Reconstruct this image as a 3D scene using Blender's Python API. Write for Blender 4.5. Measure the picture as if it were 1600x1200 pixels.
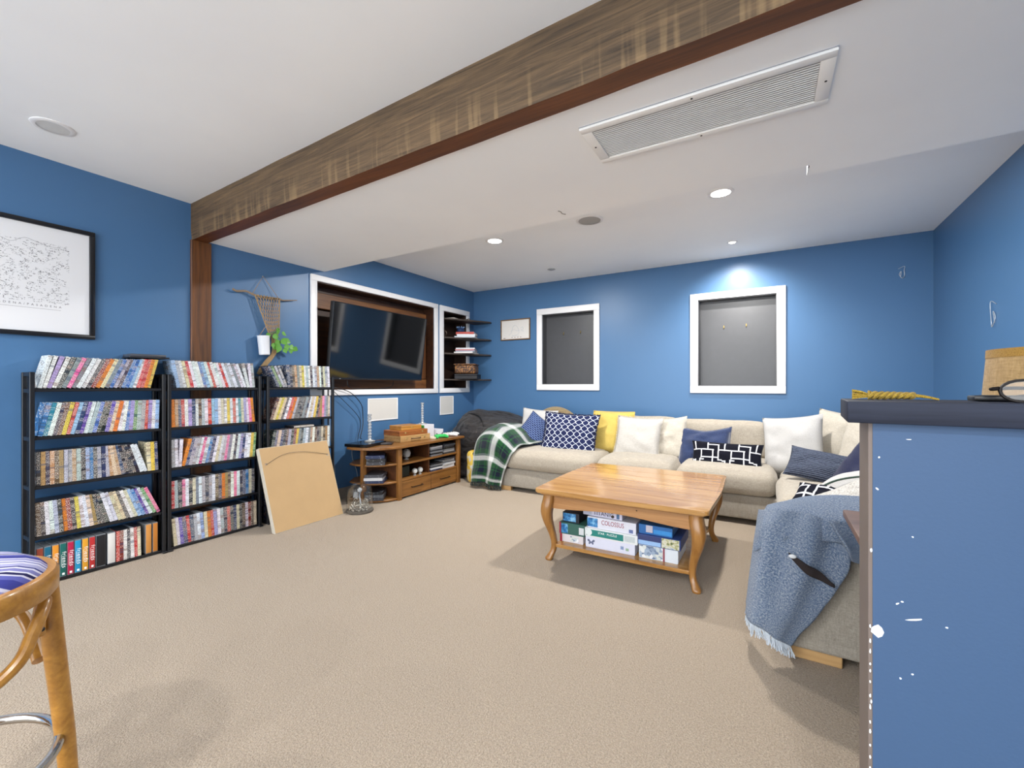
import bpy, bmesh, math, random
from mathutils import Vector, Matrix, Euler, noise
R = math.radians
rnd = random.Random(7)
scene = bpy.context.scene
col = scene.collection
for o in list(bpy.data.objects):
    bpy.data.objects.remove(o, do_unlink=True)

# ------------------------------------------------------------------ camera
cam_d = bpy.data.cameras.new('camera')
cam = bpy.data.objects.new('camera', cam_d); col.objects.link(cam)
cam.location = (0, 0, 1.115); cam.rotation_euler = (R(90), 0, R(30.8))
cam_d.sensor_width = 36.0; cam_d.lens = 36.0 * 680 / 1600
cam_d.shift_y = 2.0 / 1600; cam_d.clip_start = 0.02; cam_d.clip_end = 60
scene.camera = cam

# ------------------------------------------------------------------ light
w = bpy.data.worlds.new('world'); scene.world = w; w.use_nodes = True
bgn = w.node_tree.nodes['Background']
bgn.inputs[0].default_value = (0.93, 0.97, 1.0, 1); bgn.inputs[1].default_value = 3.4

def area(name, loc, size, watts, colour=(1, .95, .88), rot=(0, 0, 0), shape='DISK', spread=180):
    l = bpy.data.lights.new(name, 'AREA'); l.shape = shape; l.size = size; l.energy = watts; l.color = colour
    l.spread = R(spread)
    o = bpy.data.objects.new(name, l); col.objects.link(o); o.location = loc; o.rotation_euler = rot
    return o
WARM = (1.0, .98, .95)
area('downlight_lamp', (-2.177, 3.343, 2.425), .115, 33, WARM)
area('downlight_lamp', (-0.300, 3.306, 2.425), .115, 33, WARM)
for lx, ly in ((-2.7, -.9), (-1.0, -.9), (0.45, -.9), (-2.7, -2.2), (-1.0, -2.2), (0.45, -2.2)):
    area('downlight_lamp', (lx, ly, 2.425), .115, 16, WARM)
def spot(name, loc, target, watts, angle, blend=.6, size=.03):
    l = bpy.data.lights.new(name, 'SPOT'); l.energy = watts; l.spot_size = R(angle); l.spot_blend = blend
    l.shadow_soft_size = size; l.color = (1, .96, .9)
    o = bpy.data.objects.new(name, l); col.objects.link(o); o.location = loc
    o.rotation_euler = (Vector(target) - Vector(loc)).to_track_quat('-Z', 'Y').to_euler()
    return o
spot('gimbal_lamp', (-0.312, 4.52, 2.415), (-.28, 5.04, 1.52), 60, 116, 1.0)

vs = scene.view_settings
vs.view_transform = 'Standard'; vs.look = 'None'; vs.gamma = 1.0; vs.use_curve_mapping = False
vs.exposure = 0.78

# ------------------------------------------------------------------ helpers
def lin(c):
    if isinstance(c, str):
        c = [int(c[i:i + 2], 16) / 255 for i in (1, 3, 5)]
    return tuple((v / 12.92 if v <= .04045 else ((v + .055) / 1.055) ** 2.4) for v in c)

class MB:
    """collects shapes in one bmesh"""
    def __init__(s):
        s.bm = bmesh.new(); s.uv = s.bm.loops.layers.uv.new('UVMap'); s.smooth = False
    def _mi(s, before, mi):
        if mi:
            for f in s.bm.faces:
                if f not in before: f.material_index = mi
    def box(s, lo, hi, bev=0, seg=1, M=None, mi=0):
        before = set(s.bm.faces) if mi else None
        vs_ = bmesh.ops.create_cube(s.bm, size=1)['verts']
        lo, hi = Vector(lo), Vector(hi); c = (lo + hi) / 2; d = hi - lo
        for v in vs_: v.co = Vector((v.co.x * d.x, v.co.y * d.y, v.co.z * d.z)) + c
        if M is not None:
            for v in vs_: v.co = M @ v.co
        if bev:
            es = list({e for v in vs_ for e in v.link_edges})
            bmesh.ops.bevel(s.bm, geom=es, offset=bev, segments=seg, affect='EDGES', profile=.5)
        if mi: s._mi(before, mi)
        return s
    def grid(s, rows, uvs=None, close_u=False, close_v=False, mi=0):
        V = [[s.bm.verts.new(p) for p in r] for r in rows]
        nr, nc = len(V), len(V[0])
        for i in range(nr if close_v else nr - 1):
            for j in range(nc if close_u else nc - 1):
                i2, j2 = (i + 1) % nr, (j + 1) % nc
                try: f = s.bm.faces.new((V[i][j], V[i][j2], V[i2][j2], V[i2][j]))
                except ValueError: continue
                f.material_index = mi
                if uvs:
                    for l, (a, b) in zip(f.loops, ((i, j), (i, j2), (i2, j2), (i2, j))): l[s.uv].uv = uvs[a][b]
        return V
    def tube(s, pts, r, n=8, closed=False, caps=True, mi=0):
        pts = [Vector(p) for p in pts]; m = len(pts)
        rs = r if isinstance(r, (list, tuple)) else [r] * m
        rows = []; up = None
        for i, p in enumerate(pts):
            a = pts[(i - 1) % m] if (closed or i) else pts[0]
            b = pts[(i + 1) % m] if (closed or i < m - 1) else pts[-1]
            t = (b - a); t = t.normalized() if t.length > 1e-9 else Vector((0, 0, 1))
            if up is None:
                up = t.orthogonal().normalized()
            else:
                up = up - t * up.dot(t); up = up.normalized() if up.length > 1e-6 else t.orthogonal().normalized()
            q = t.cross(up)
            rows.append([p + (up * math.cos(2 * math.pi * k / n) + q * math.sin(2 * math.pi * k / n)) * rs[i] for k in range(n)])
        V = s.grid(rows, close_u=True, close_v=closed, mi=mi)
        if caps and not closed:
            for ring in (V[0][::-1], V[-1]):
                f = s.bm.faces.new(ring); f.material_index = mi
        return s
    def lathe(s, prof, n=24, M=None, mi=0, caps=True):
        rows = [[Vector((r * math.cos(2 * math.pi * k / n), r * math.sin(2 * math.pi * k / n), z)) for k in range(n)] for r, z in prof]
        if M is not None: rows = [[M @ p for p in r] for r in rows]
        V = s.grid(rows, close_u=True, mi=mi)
        if caps:
            for ring in (V[0][::-1], V[-1]):
                try: s.bm.faces.new(ring).material_index = mi
                except ValueError: pass
        return s
    def prism(s, poly, z0, z1, M=None, mi=0, bev=0, seg=1):
        before = set(s.bm.faces)
        a = [s.bm.verts.new((x, y, z0)) for x, y in poly]; b = [s.bm.verts.new((x, y, z1)) for x, y in poly]
        n = len(poly)
        s.bm.faces.new(a[::-1]); top = s.bm.faces.new(b)
        for i in range(n): s.bm.faces.new((a[i], a[(i + 1) % n], b[(i + 1) % n], b[i]))
        vs_ = a + b
        if M is not None:
            for v in vs_: v.co = M @ v.co
        if bev:
            es = [e for e in {e for v in vs_ for e in v.link_edges} if (e.verts[0] in a) == (e.verts[1] in a)]
            bmesh.ops.bevel(s.bm, geom=es, offset=bev, segments=seg, affect='EDGES', profile=.5)
        if mi: s._mi(before, mi)
        return s
    def sphere(s, c, r, u=12, v=8, sc=(1, 1, 1), mi=0):
        M = Matrix.Translation(c) @ Matrix.Diagonal((r * sc[0], r * sc[1], r * sc[2], 1))
        vs_ = bmesh.ops.create_uvsphere(s.bm, u_segments=u, v_segments=v, radius=1, matrix=M)['verts']
        if mi:
            for f in {f for q in vs_ for f in q.link_faces}: f.material_index = mi
        return s
    def cushion(s, c, size, r, crown=0.0, cuts=9, wob=0.0, seed=0, M=None):
        """soft rounded box"""
        n = cuts + 1; lin_ = [-1 + 2 * i / n for i in range(n + 1)]; vs_ = []; seen = {}
        def vert(p):
            k = tuple(round(q_, 4) for q_ in p)
            if k not in seen: seen[k] = s.bm.verts.new(p); vs_.append(seen[k])
            return seen[k]
        for ax in range(3):
            for sg in (-1, 1):
                def at(i, j):
                    p = [0, 0, 0]; p[ax] = sg; p[(ax + 1) % 3] = lin_[i]; p[(ax + 2) % 3] = lin_[j]; return vert(p)
                for i in range(n):
                    for j in range(n): s.bm.faces.new((at(i, j), at(i + 1, j), at(i + 1, j + 1), at(i, j + 1)))
        hx, hy, hz = size[0] / 2, size[1] / 2, size[2] / 2
        c = Vector(c)
        for v in vs_:
            u = v.co.copy()
            def soft(t): return math.copysign(1 - (1 - abs(t)) ** 1.6, t)
            p = Vector((soft(u.x) * hx, soft(u.y) * hy, soft(u.z) * hz))
            q = Vector((max(-hx + r, min(hx - r, p.x)), max(-hy + r, min(hy - r, p.y)), max(-hz + r, min(hz - r, p.z))))
            d = p - q
            if d.length > 1e-6: p = q + d.normalized() * min(r, max(abs(d.x), abs(d.y), abs(d.z)))
            k = (1 - u.x ** 2) * (1 - u.y ** 2)
            p.z += crown * k * (1 if u.z > 0 else .0)
            if wob:
                n_ = noise.noise_vector((p + c) * 4 + Vector((seed * 7.1, seed, 0)))
                p += n_ * wob
            p += c
            v.co = M @ p if M is not None else p
        s.smooth = True
        return s
    def build(s, name, mat, parent=None, smooth=None, loc=None, rot=None, solid=None, sub=0):
        bmesh.ops.recalc_face_normals(s.bm, faces=s.bm.faces)
        me = bpy.data.meshes.new(name); s.bm.to_mesh(me); s.bm.free()
        for m in (mat if isinstance(mat, (list, tuple)) else [mat]): me.materials.append(m)
        if smooth is None: smooth = 40 if s.smooth else 30
        if smooth:
            me.shade_smooth(); me.set_sharp_from_angle(angle=R(smooth))
        return link(name, me, parent, loc, rot, solid, sub)

def link(name, me, parent=None, loc=None, rot=None, solid=None, sub=0):
    o = bpy.data.objects.new(name, me); col.objects.link(o)
    if parent is not None: o.parent = parent
    if loc is not None: o.location = loc
    if rot is not None: o.rotation_euler = rot
    if solid:
        m = o.modifiers.new('solidify', 'SOLIDIFY'); m.thickness = solid; m.offset = 0
    if sub:
        m = o.modifiers.new('subdivision', 'SUBSURF'); m.levels = sub; m.render_levels = sub
    return o

def tag(o, label, cat, group=None, kind=None):
    o['label'] = label
    if cat: o['category'] = cat
    if group: o['group'] = group
    if kind: o['kind'] = kind
    return o
def thing(name, label, cat, loc=(0, 0, 0), rz=0, group=None, rot=None):
    o = bpy.data.objects.new(name, None); col.objects.link(o); o.empty_display_size = .05
    o.location = loc; o.rotation_euler = rot if rot is not None else (0, 0, rz)
    return tag(o, label, cat, group)
def struct(o, label=None):
    o['kind'] = 'structure'
    if label: o['label'] = label
    return o

def catmull(P, t):
    n = len(P) - 1; x = t * n; i = min(int(x), n - 1); f = x - i
    p1, p2 = P[i], P[i + 1]
    p0 = P[i - 1] if i > 0 else p1 * 2 - p2
    p3 = P[i + 2] if i + 2 <= n else p2 * 2 - p1
    return .5 * ((2 * p1) + (p2 - p0) * f + (2 * p0 - 5 * p1 + 4 * p2 - p3) * f * f + (3 * p1 - p0 - 3 * p2 + p3) * f ** 3)
def curve_pts(P, n):
    P = [Vector(p) for p in P]
    return [catmull(P, i / (n - 1)) for i in range(n)]
def sheet(mb, ctrl, nu, nv, W, H, wob=0, freq=6, seed=0, mi=0):
    C = [[Vector(p) for p in r] for r in ctrl]
    cols = [[catmull(r, j / (nu - 1)) for j in range(nu)] for r in C]
    rows = [[catmull([cr[j] for cr in cols], i / (nv - 1)) for j in range(nu)] for i in range(nv)]
    if wob:
        for i, r in enumerate(rows):
            for j, p in enumerate(r):
                r[j] = p + noise.noise_vector(p * freq + Vector((seed, seed * 2.3, 0))) * wob
    uvs = [[(j / (nu - 1) * W, i / (nv - 1) * H) for j in range(nu)] for i in range(nv)]
    mb.grid(rows, uvs, mi=mi); mb.smooth = True
    return rows

# ------------------------------------------------------------------ materials
class NT:
    def __init__(s, name):
        s.m = bpy.data.materials.new(name); s.m.use_nodes = True; s.t = s.m.node_tree
        s.b = s.t.nodes['Principled BSDF']; s.tc = None
    def n(s, typ, props=None, **ins):
        nd = s.t.nodes.new('ShaderNode' + typ)
        for k, v in (props or {}).items(): setattr(nd, k, v)
        for k, v in ins.items():
            key = int(k[1:]) if k[0] == '_' and k[1:].isdigit() else k.replace('_', ' ')
            s.set(nd.inputs[key], v)
        return nd
    def set(s, sock, v):
        if isinstance(v, bpy.types.NodeSocket): s.t.links.new(v, sock)
        elif isinstance(v, tuple) and len(v) == 3 and sock.type == 'RGBA': sock.default_value = (*v, 1)
        else: sock.default_value = v
    def co(s, which='Object', scale=(1, 1, 1), rot=(0, 0, 0), loc=(0, 0, 0)):
        if s.tc is None: s.tc = s.t.nodes.new('ShaderNodeTexCoord')
        mp = s.n('Mapping', Vector=s.tc.outputs[which]); mp.inputs['Scale'].default_value = scale
        mp.inputs['Rotation'].default_value = rot; mp.inputs['Location'].default_value = loc
        return mp.outputs[0]
    def noise(s, vec, scale, detail=3, rough=.55, dist=0.0):
        return s.n('TexNoise', Vector=vec, Scale=scale, Detail=detail, Roughness=rough, Distortion=dist).outputs[0]
    def math(s, op, a, b=0.0, clamp=False):
        nd = s.n('Math', {'operation': op, 'use_clamp': clamp}); s.set(nd.inputs[0], a); s.set(nd.inputs[1], b)
        return nd.outputs[0]
    def ramp(s, fac, stops, mode='LINEAR'):
        nd = s.n('ValToRGB', Fac=fac); cr = nd.color_ramp; cr.interpolation = mode
        while len(cr.elements) < len(stops): cr.elements.new(.5)
        for e, (p, c) in zip(cr.elements, stops): e.position = p; e.color = (*(c if not isinstance(c, str) else lin(c)), 1) if not isinstance(c, float) else (c, c, c, 1)
        return nd.outputs[0]
    def mix(s, fac, a, b, mode='MIX'):
        nd = s.n('Mix', {'data_type': 'RGBA', 'blend_type': mode}); s.set(nd.inputs[0], fac)
        s.set(nd.inputs[6], a); s.set(nd.inputs[7], b); return nd.outputs[2]
    def sep(s, vec):
        nd = s.n('SeparateXYZ', Vector=vec); return nd.outputs
    def bump(s, h, strength=.3, dist=.01):
        nd = s.n('Bump', Strength=strength, Distance=dist, Height=h); s.set(s.b.inputs['Normal'], nd.outputs[0]); return nd
    def fin(s, colour=None, rough=.5, metal=0.0, spec=None, sheen=0.0, coat=0.0):
        if colour is not None: s.set(s.b.inputs['Base Color'], colour)
        s.set(s.b.inputs['Roughness'], rough); s.b.inputs['Metallic'].default_value = metal
        if spec is not None: s.b.inputs['Specular IOR Level'].default_value = spec
        if sheen: s.b.inputs['Sheen Weight'].default_value = sheen; s.b.inputs['Sheen Roughness'].default_value = .5
        if coat: s.b.inputs['Coat Weight'].default_value = coat; s.b.inputs['Coat Roughness'].default_value = .15
        return s.m

MATS = {}
def plain(name, c, rough=.5, metal=0.0, var=.06, scale=30, bump=0.0, coat=0.0, spec=None):
    if name in MATS: return MATS[name]
    t = NT(name); c = lin(c); f = t.noise(t.co(), scale, 3)
    a = tuple(v * (1 - var) for v in c); b = tuple(min(1, v * (1 + var)) for v in c)
    if bump: t.bump(f, bump, .003)
    MATS[name] = t.fin(t.mix(f, a, b), rough, metal, spec=spec, coat=coat); return MATS[name]
def wood(name, dark, light, axis=0, scale=1.0, rough=.45, bump=.15, coat=0.0, streak=14, knots=False, spec=None):
    if name in MATS: return MATS[name]
    t = NT(name); sc = [streak * scale] * 3; sc[axis] = 1.1 * scale
    v = t.co('Object', tuple(sc))
    n1 = t.noise(v, 1.6, 6, .62, .6); sc2 = [90 * scale] * 3; sc2[axis] = 3 * scale
    n2 = t.noise(t.co('Object', tuple(sc2)), 1.0, 3, .6)
    f = t.math('ADD', t.math('MULTIPLY', n1, .75), t.math('MULTIPLY', n2, .3))
    d, l = lin(dark), lin(light)
    c = t.ramp(f, [(.30, d), (.5, tuple((a * .55 + b * .45) for a, b in zip(d, l))), (.72, l)])
    if knots:
        vo = t.n('TexVoronoi', Vector=t.co('Object', tuple(1.3 if i == axis else 4.2 for i in range(3))), Scale=1.0)
        k = t.ramp(vo.outputs['Distance'], [(.05, 1.0), (.16, 0.0)])
        c = t.mix(t.math('MULTIPLY', k, .75), c, tuple(q * .25 for q in d))
    if bump: t.bump(f, bump, .004)
    MATS[name] = t.fin(c, rough, coat=coat, spec=spec); return MATS[name]
def fabric(name, c, c2=None, scale=220, rough=.95, bump=.35, sheen=.15, slub=0.0, which='UV'):
    if name in MATS: return MATS[name]
    t = NT(name); c = lin(c); c2 = lin(c2) if c2 else tuple(v * .78 for v in c)
    v = t.co('Object'); f = t.noise(v, scale, 2, .7)
    if slub:
        g = t.noise(t.co('Object', (scale * .9, scale * .9, scale * .12)), 1, 2, .6)
        g2 = t.noise(t.co('Object', (scale * .12, scale * .12, scale * .9)), 1, 2, .6)
        f = t.math('ADD', t.math('MULTIPLY', f, 1 - slub), t.math('MULTIPLY', t.math('ADD', g, g2), slub * .5))
    fold = t.noise(v, 9, 3)
    t.bump(t.math('ADD', f, t.math('MULTIPLY', fold, 1.2)), bump, .004)
    MATS[name] = t.fin(t.ramp(f, [(.32, c2), (.62, c)]), rough, spec=.15, sheen=sheen); return MATS[name]
def glow(name, c, strength):
    t = NT(name); t.b.inputs['Emission Color'].default_value = (*c, 1); t.b.inputs['Emission Strength'].default_value = strength
    return t.fin(c, .5)
def glassy(name, tint=(1, 1, 1), f0=.08):
    t = NT(name)
    tr = t.n('BsdfTransparent', Color=tint); gl = t.n('BsdfGlossy', Roughness=.04)
    lw = t.n('LayerWeight', Blend=.35)
    mx = t.n('MixShader', Fac=t.math('ADD', t.math('MULTIPLY', lw.outputs['Facing'], .30), f0)); t.t.links.new(tr.outputs[0], mx.inputs[1]); t.t.links.new(gl.outputs[0], mx.inputs[2])
    t.t.links.new(mx.outputs[0], t.t.nodes['Material Output'].inputs[0]); return t.m

_fonts = {}
def lettering(name, body, size, mat, parent, M, depth=.0006, align='CENTER', shear=0.0, space=1.0, xs=1.0):
    cu = bpy.data.curves.new(name, 'FONT'); cu.body = body; cu.size = size; cu.align_x = align; cu.align_y = 'CENTER'
    cu.extrude = depth; cu.shear = shear; cu.space_character = space; cu.resolution_u = 3
    tmp = bpy.data.objects.new('tmp', cu); col.objects.link(tmp)
    dg = bpy.context.evaluated_depsgraph_get(); me = bpy.data.meshes.new_from_object(tmp.evaluated_get(dg))
    bpy.data.objects.remove(tmp); bpy.data.curves.remove(cu)
    me.transform(M @ Matrix.Diagonal((xs, 1, 1, 1))); me.name = name; me.materials.clear(); me.materials.append(mat)
    return link(name, me, parent)
def face_x(x, y, z, roll=0):   # text lying on a face that looks along +x; reads along +y
    return Matrix.Translation((x, y, z)) @ Matrix(((0, 0, 1, 0), (1, 0, 0, 0), (0, 1, 0, 0), (0, 0, 0, 1))) @ Matrix.Rotation(roll, 4, 'Z')
def face_my(x, y, z, roll=0):  # on a face that looks along -y; reads along +x
    return Matrix.Translation((x, y, z)) @ Matrix.Rotation(R(90), 4, 'X') @ Matrix.Rotation(roll, 4, 'Z')
# ================================================================== the room
LW, BW, RW, CH, SH = -3.64, 5.04, 1.19, 2.44, 2.19
REAR = -2.6

def paint(name, c, rough=.42, bump=.12):
    t = NT(name); c = lin(c); v = t.co('Object')
    n = t.noise(v, 160, 2); big = t.noise(v, 1.7, 3)
    t.bump(n, bump, .0015)
    return t.fin(t.mix(big, tuple(q * .95 for q in c), tuple(min(1, q * 1.05) for q in c)), rough, spec=.4)
M_blue = paint('blue_wall_paint', '#486f98', .38)
M_white = paint('white_ceiling_paint', '#f5f8fc', .75, .08)
M_trim = plain('white_trim_paint', '#e9e9ea', .4, var=.02, bump=.05)
M_char = plain('charcoal_panel_paint', '#3c3d41', .38, var=.12, scale=14, bump=.05, spec=.7)
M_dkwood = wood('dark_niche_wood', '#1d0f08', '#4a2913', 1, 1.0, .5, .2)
M_nichewood = wood('niche_plank_wood', '#432410', '#8a5a30', 1, 1.0, .5, .2)
def beam_wood():
    t = NT('rough_sawn_beam_wood'); g = t.noise(t.co('Object', (1.4, 30, 30)), 1, 8, .7, 1.6); f2 = t.noise(t.co('Object', (3, 150, 150)), 1, 3, .6)
    saw = t.noise(t.co('Object', (30, 1.0, 2.2)), 1, 2, .5); z = t.sep(t.co('Object'))
    big = t.noise(t.co('Object', (.9, 3, 3)), 1, 2, .5)
    f = t.math('ADD', t.math('MULTIPLY', g, .6), t.math('ADD', t.math('MULTIPLY', f2, .25), t.math('MULTIPLY', big, .2)))
    c = t.ramp(f, [(.36, '#2a1f15'), (.5, '#574530'), (.70, '#7e6446')])
    low = t.n('MapRange', {'clamp': True}, Value=z[2], From_Min=2.34, From_Max=2.20, To_Min=0.0, To_Max=1.0).outputs[0]
    m = t.math('MULTIPLY', t.ramp(saw, [(.54, 0.0), (.66, 1.0)]), low)
    c = t.mix(t.math('MULTIPLY', m, .32), c, lin('#a98c63'))
    vo = t.n('TexVoronoi', Vector=t.co('Object', (1.6, 4.5, 4.5)), Scale=1.0)
    c = t.mix(t.math('MULTIPLY', t.ramp(vo.outputs['Distance'], [(.05, 1.0), (.15, 0.0)]), .7), c, lin('#1d140c'))
    t.bump(t.math('ADD', f, t.math('MULTIPLY', saw, .4)), .5, .006); return t.fin(c, .6)
M_beam = beam_wood()
M_beamlow = wood('stained_beam_wood', '#3a1c0c', '#7d4820', 0, .8, .5, .2, knots=True)
M_post = wood('stained_post_wood', '#2d1609', '#7d4c20', 2, .9, .5, .3, knots=True)
M_base = plain('taupe_baseboard_paint', '#8d857b', .55)
M_chip = plain('bare_white_chip', '#dfe3e6', .7, var=.02)

# carpet
t = NT('beige_cut_pile_carpet')
v = t.co('Object'); fine = t.noise(v, 330, 2, .7); mid = t.noise(v, 150, 3, .75); big = t.noise(v, 1.5, 3, .5)
vo = t.n('TexVoronoi', Vector=v, Scale=170.0)
h = t.math('ADD', t.math('MULTIPLY', mid, .8), t.math('ADD', fine, t.math('MULTIPLY', vo.outputs['Distance'], -.8)))
cc = t.ramp(t.math('ADD', t.math('MULTIPLY', fine, .6), t.math('MULTIPLY', mid, .5)), [(.38, '#74685a'), (.54, '#a39380'), (.70, '#c2b29e')])
cc = t.mix(t.math('MULTIPLY', big, .3), cc, lin('#94836f'))
t.bump(h, .7, .006)
M_carpet = t.fin(cc, .97, spec=.1, sheen=.2)
mb = MB(); mb.box((LW, REAR - 1.2, -.04), (RW, BW, 0))
struct(mb.build('floor', M_carpet, smooth=0), 'beige cut-pile carpet over the whole room')

def wall_cells(mb, axis, plane, thick, a0, a1, z0, z1, holes):
    """a wall slab with rectangular openings; axis 0: plane at x, runs along y; axis 1: plane at y, runs along x"""
    As = sorted({a0, a1} | {q for h in holes for q in h[:2]}); Zs = sorted({z0, z1} | {q for h in holes for q in h[2:]})
    for i in range(len(As) - 1):
        for j in range(len(Zs) - 1):
            am, zm = (As[i] + As[i + 1]) / 2, (Zs[j] + Zs[j + 1]) / 2
            if any(h[0] < am < h[1] and h[2] < zm < h[3] for h in holes): continue
            p0, p1 = sorted((plane, plane + thick))
            if axis == 0: mb.box((p0, As[i], Zs[j]), (p1, As[i + 1], Zs[j + 1]))
            else: mb.box((As[i], p0, Zs[j]), (As[i + 1], p1, Zs[j + 1]))
    bmesh.ops.remove_doubles(mb.bm, verts=mb.bm.verts, dist=1e-5)

TVN = (2.545, 4.185, 1.072, 2.085)          # y0 y1 z0 z1 of the television niche
SHN = (4.362, 4.858, 1.078, 2.075)          # shelf niche
N1 = (-2.545, -1.846, 1.127, 2.024); N2 = (-.676, .045, 1.108, 2.025)
mb = MB(); wall_cells(mb, 0, LW, -.12, REAR, BW + .12, 0, CH, (TVN, SHN)); wl = struct(mb.build('wall_left', M_blue, smooth=0), 'blue painted wall with the television niche and shelf niche')
mb = MB(); wall_cells(mb, 1, BW, .12, LW, RW, 0, CH, (N1, N2)); wb = struct(mb.build('wall_back', M_blue, smooth=0), 'blue painted wall with two white framed charcoal niches')
mb = MB(); mb.box((RW, REAR, 0), (RW + .12, BW + .12, CH)); struct(mb.build('wall_right', M_blue, smooth=0), 'blue painted wall running beside the sectional sofa')
mb = MB(); mb.box((LW - .12, REAR, CH), (RW + .12, BW + .12, CH + .1)); ceil = struct(mb.build('ceiling', M_white, smooth=0), 'smooth white ceiling above the soffit')
mb = MB()
mb.prism([(LW, 1.60), (.155, 1.49), (.155, 2.572), (LW, 2.630)], SH, CH)
mb.prism([(.155, 1.49), (RW, 1.46), (RW, 2.680), (.155, 2.690)], SH, CH)
struct(mb.build('ceiling_soffit', M_white, smooth=0), 'dropped white soffit holding the air return grille')
mb = MB(); mb.box((.1535, 2.573, SH - .0), (.1605, 2.60, CH)); struct(mb.build('trim_1', M_trim, smooth=0), 'bare white edge where the soffit steps back')
# left baseboard, between post and sofa
mb = MB(); mb.box((LW, 1.66, 0), (LW + .014, BW, .105), .003); struct(mb.build('baseboard_left', M_base), 'taupe baseboard behind the media stand')
mb = MB(); mb.box((LW, REAR, 0), (LW + .014, 1.515, .105), .003); struct(mb.build('baseboard_left', M_base), 'taupe baseboard behind the black racks')

# beam and post
def bent_beam():
    mb = MB()
    n = 60
    rows = []
    x0, x1 = LW, RW
    for i in range(n + 1):
        f = i / n; x = x0 + (x1 - x0) * f; y = 1.528 - .132 * f
        dy = .004 * noise.noise((x * 3, 0, 1)); dz = .004 * noise.noise((x * 4, 3, 1))
        rows.append([Vector(p) for p in ((x, y + dy, CH), (x, y + dy * 2, SH + .06), (x, y + .006 + dy, SH - .012 + dz), (x, y + .105, SH - .012 + dz * .6), (x, y + .112, SH), (x, y + .112, CH))])
    V = mb.grid(rows, mi=0)
    mb.bm.faces.ensure_lookup_table()
    for f in mb.bm.faces:
        f.normal_update()
        if f.normal.z < -.8 or f.normal.z > .8: f.material_index = 1
    return mb
struct(bent_beam().build('ceiling_beam', [M_beam, M_beamlow], smooth=20), 'rough-sawn brown timber beam crossing under the ceiling')
mb = MB(); mb.box((LW, 1.522, 0), (LW + .024, 1.655, SH - .012), .004); struct(mb.build('wall_post', M_post), 'brown stained timber post holding up the beam')

# niche linings
def lining(name, parent, axis, plane, depth, hole, mats):
    a0, a1, z0, z1 = hole; th = .008
    mb = MB()
    def bx(al, ah, zl, zh, dl, dh, mi=0):
        if axis == 0: mb.box((plane - dh, al, zl), (plane - dl, ah, zh), mi=mi)
        else: mb.box((al, plane + dl, zl), (ah, plane + dh, zh), mi=mi)
    bx(a0 - th, a1 + th, z0 - th, z1 + th, depth, depth + th)
    bx(a0, a0 + th, z0, z1, 0.001, depth); bx(a1 - th, a1, z0, z1, 0.001, depth)
    bx(a0, a1, z0, z0 + th, 0.001, depth); bx(a0, a1, z1 - th, z1, 0.001, depth)
    return mb.build(name, mats, parent, smooth=0)
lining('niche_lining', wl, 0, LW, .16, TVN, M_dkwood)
lining('niche_lining', wl, 0, LW, .20, SHN, plain('dark_brown_lining', '#33221a', .5, var=.2, scale=8))
lining('niche_lining', wb, 1, BW, .10, N1, M_char); lining('niche_lining', wb, 1, BW, .10, N2, M_char)
# planks inside the television niche
for zl, zh in ((1.86, 2.01), (1.075, 1.19)):
    mb = MB(); mb.box((LW - .159, TVN[0] + .004, zl), (LW - .118, TVN[1] - .004, zh), .004); mb.build('plank', M_nichewood, wl)
mb = MB(); mb.box((LW - .159, TVN[1] - .17, 1.195), (LW - .110, TVN[1] - .02, 1.855), .004); mb.build('plank', wood('niche_upright_wood', '#3a1f0e', '#7a4c26', 2, 1, .5, .2), wl)

def niche_frame(name, label, axis, plane, outer, inner, sgn):
    a0, a1, z0, z1 = outer; b0, b1, y0, y1 = inner; T = .022
    loc = (plane, a0, z0) if axis == 0 else (a0, plane, z0)
    r = thing(name, label, 'frame', loc); Mi = Matrix.Translation(-Vector(loc))
    def piece(nm, al, ah, zl, zh, T=T):
        mb = MB()
        if axis == 0: mb.box((plane, al, zl), (plane + T, ah, zh), .003, 2, Mi)
        else: mb.box((al, plane - T, zl), (ah, plane, zh), .003, 2, Mi)
        mb.build(nm, M_trim, r)
    piece('rail', a0, a1, y1, z1); piece('rail', a0, a1, z0, y0)
    piece('stile', a0, b0, y0, y1, T - .001); piece('stile', b1, a1, y0, y1, T - .001)
    return r
niche_frame('niche_frame', 'wide white frame around the television niche', 0, LW, (2.480, 4.252, 1.018, 2.140), TVN, 1)
niche_frame('niche_frame', 'narrow white frame around the corner shelf niche', 0, LW, (4.290, 4.917, 1.018, 2.140), SHN, 1)
niche_frame('niche_frame', 'white frame of the dark niche beside the small picture', 1, BW, (-2.620, -1.774, 1.053, 2.100), N1, 1)
niche_frame('niche_frame', 'white frame of the spotlit niche on the back wall', 1, BW, (-.754, .121, 1.033, 2.094), N2, 1)

# hooks inside the two back niches
M_brass = plain('brass_metal', '#8a7a50', .3, 1.0)
M_steel = plain('steel_metal', '#a7a9ac', .28, 1.0)
def wall_hook(label, x, z, y=BW + .098):
    r = thing('picture_hook', label, 'hook', (x, y, z))
    mb = MB(); mb.box((-.006, -.003, -.014), (.006, 0, .016), .001); mb.build('back_plate', M_brass, r)
    mb = MB(); mb.tube(curve_pts([(0, -.002, .004), (0, -.004, -.018), (0, -.014, -.022), (0, -.018, -.010)], 8), .0018, 6); mb.build('hook_arm', M_brass, r)
wall_hook('brass picture hook in the dark niche, on the small picture side', -2.29, 1.78)
wall_hook('brass picture hook in the dark niche, on the spotlit niche side', -2.06, 1.785)
wall_hook('brass picture hook in the spotlit niche, on the dark niche side', -.435, 1.735)
wall_hook('brass picture hook in the spotlit niche, on the room corner side', -.225, 1.74)

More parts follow.
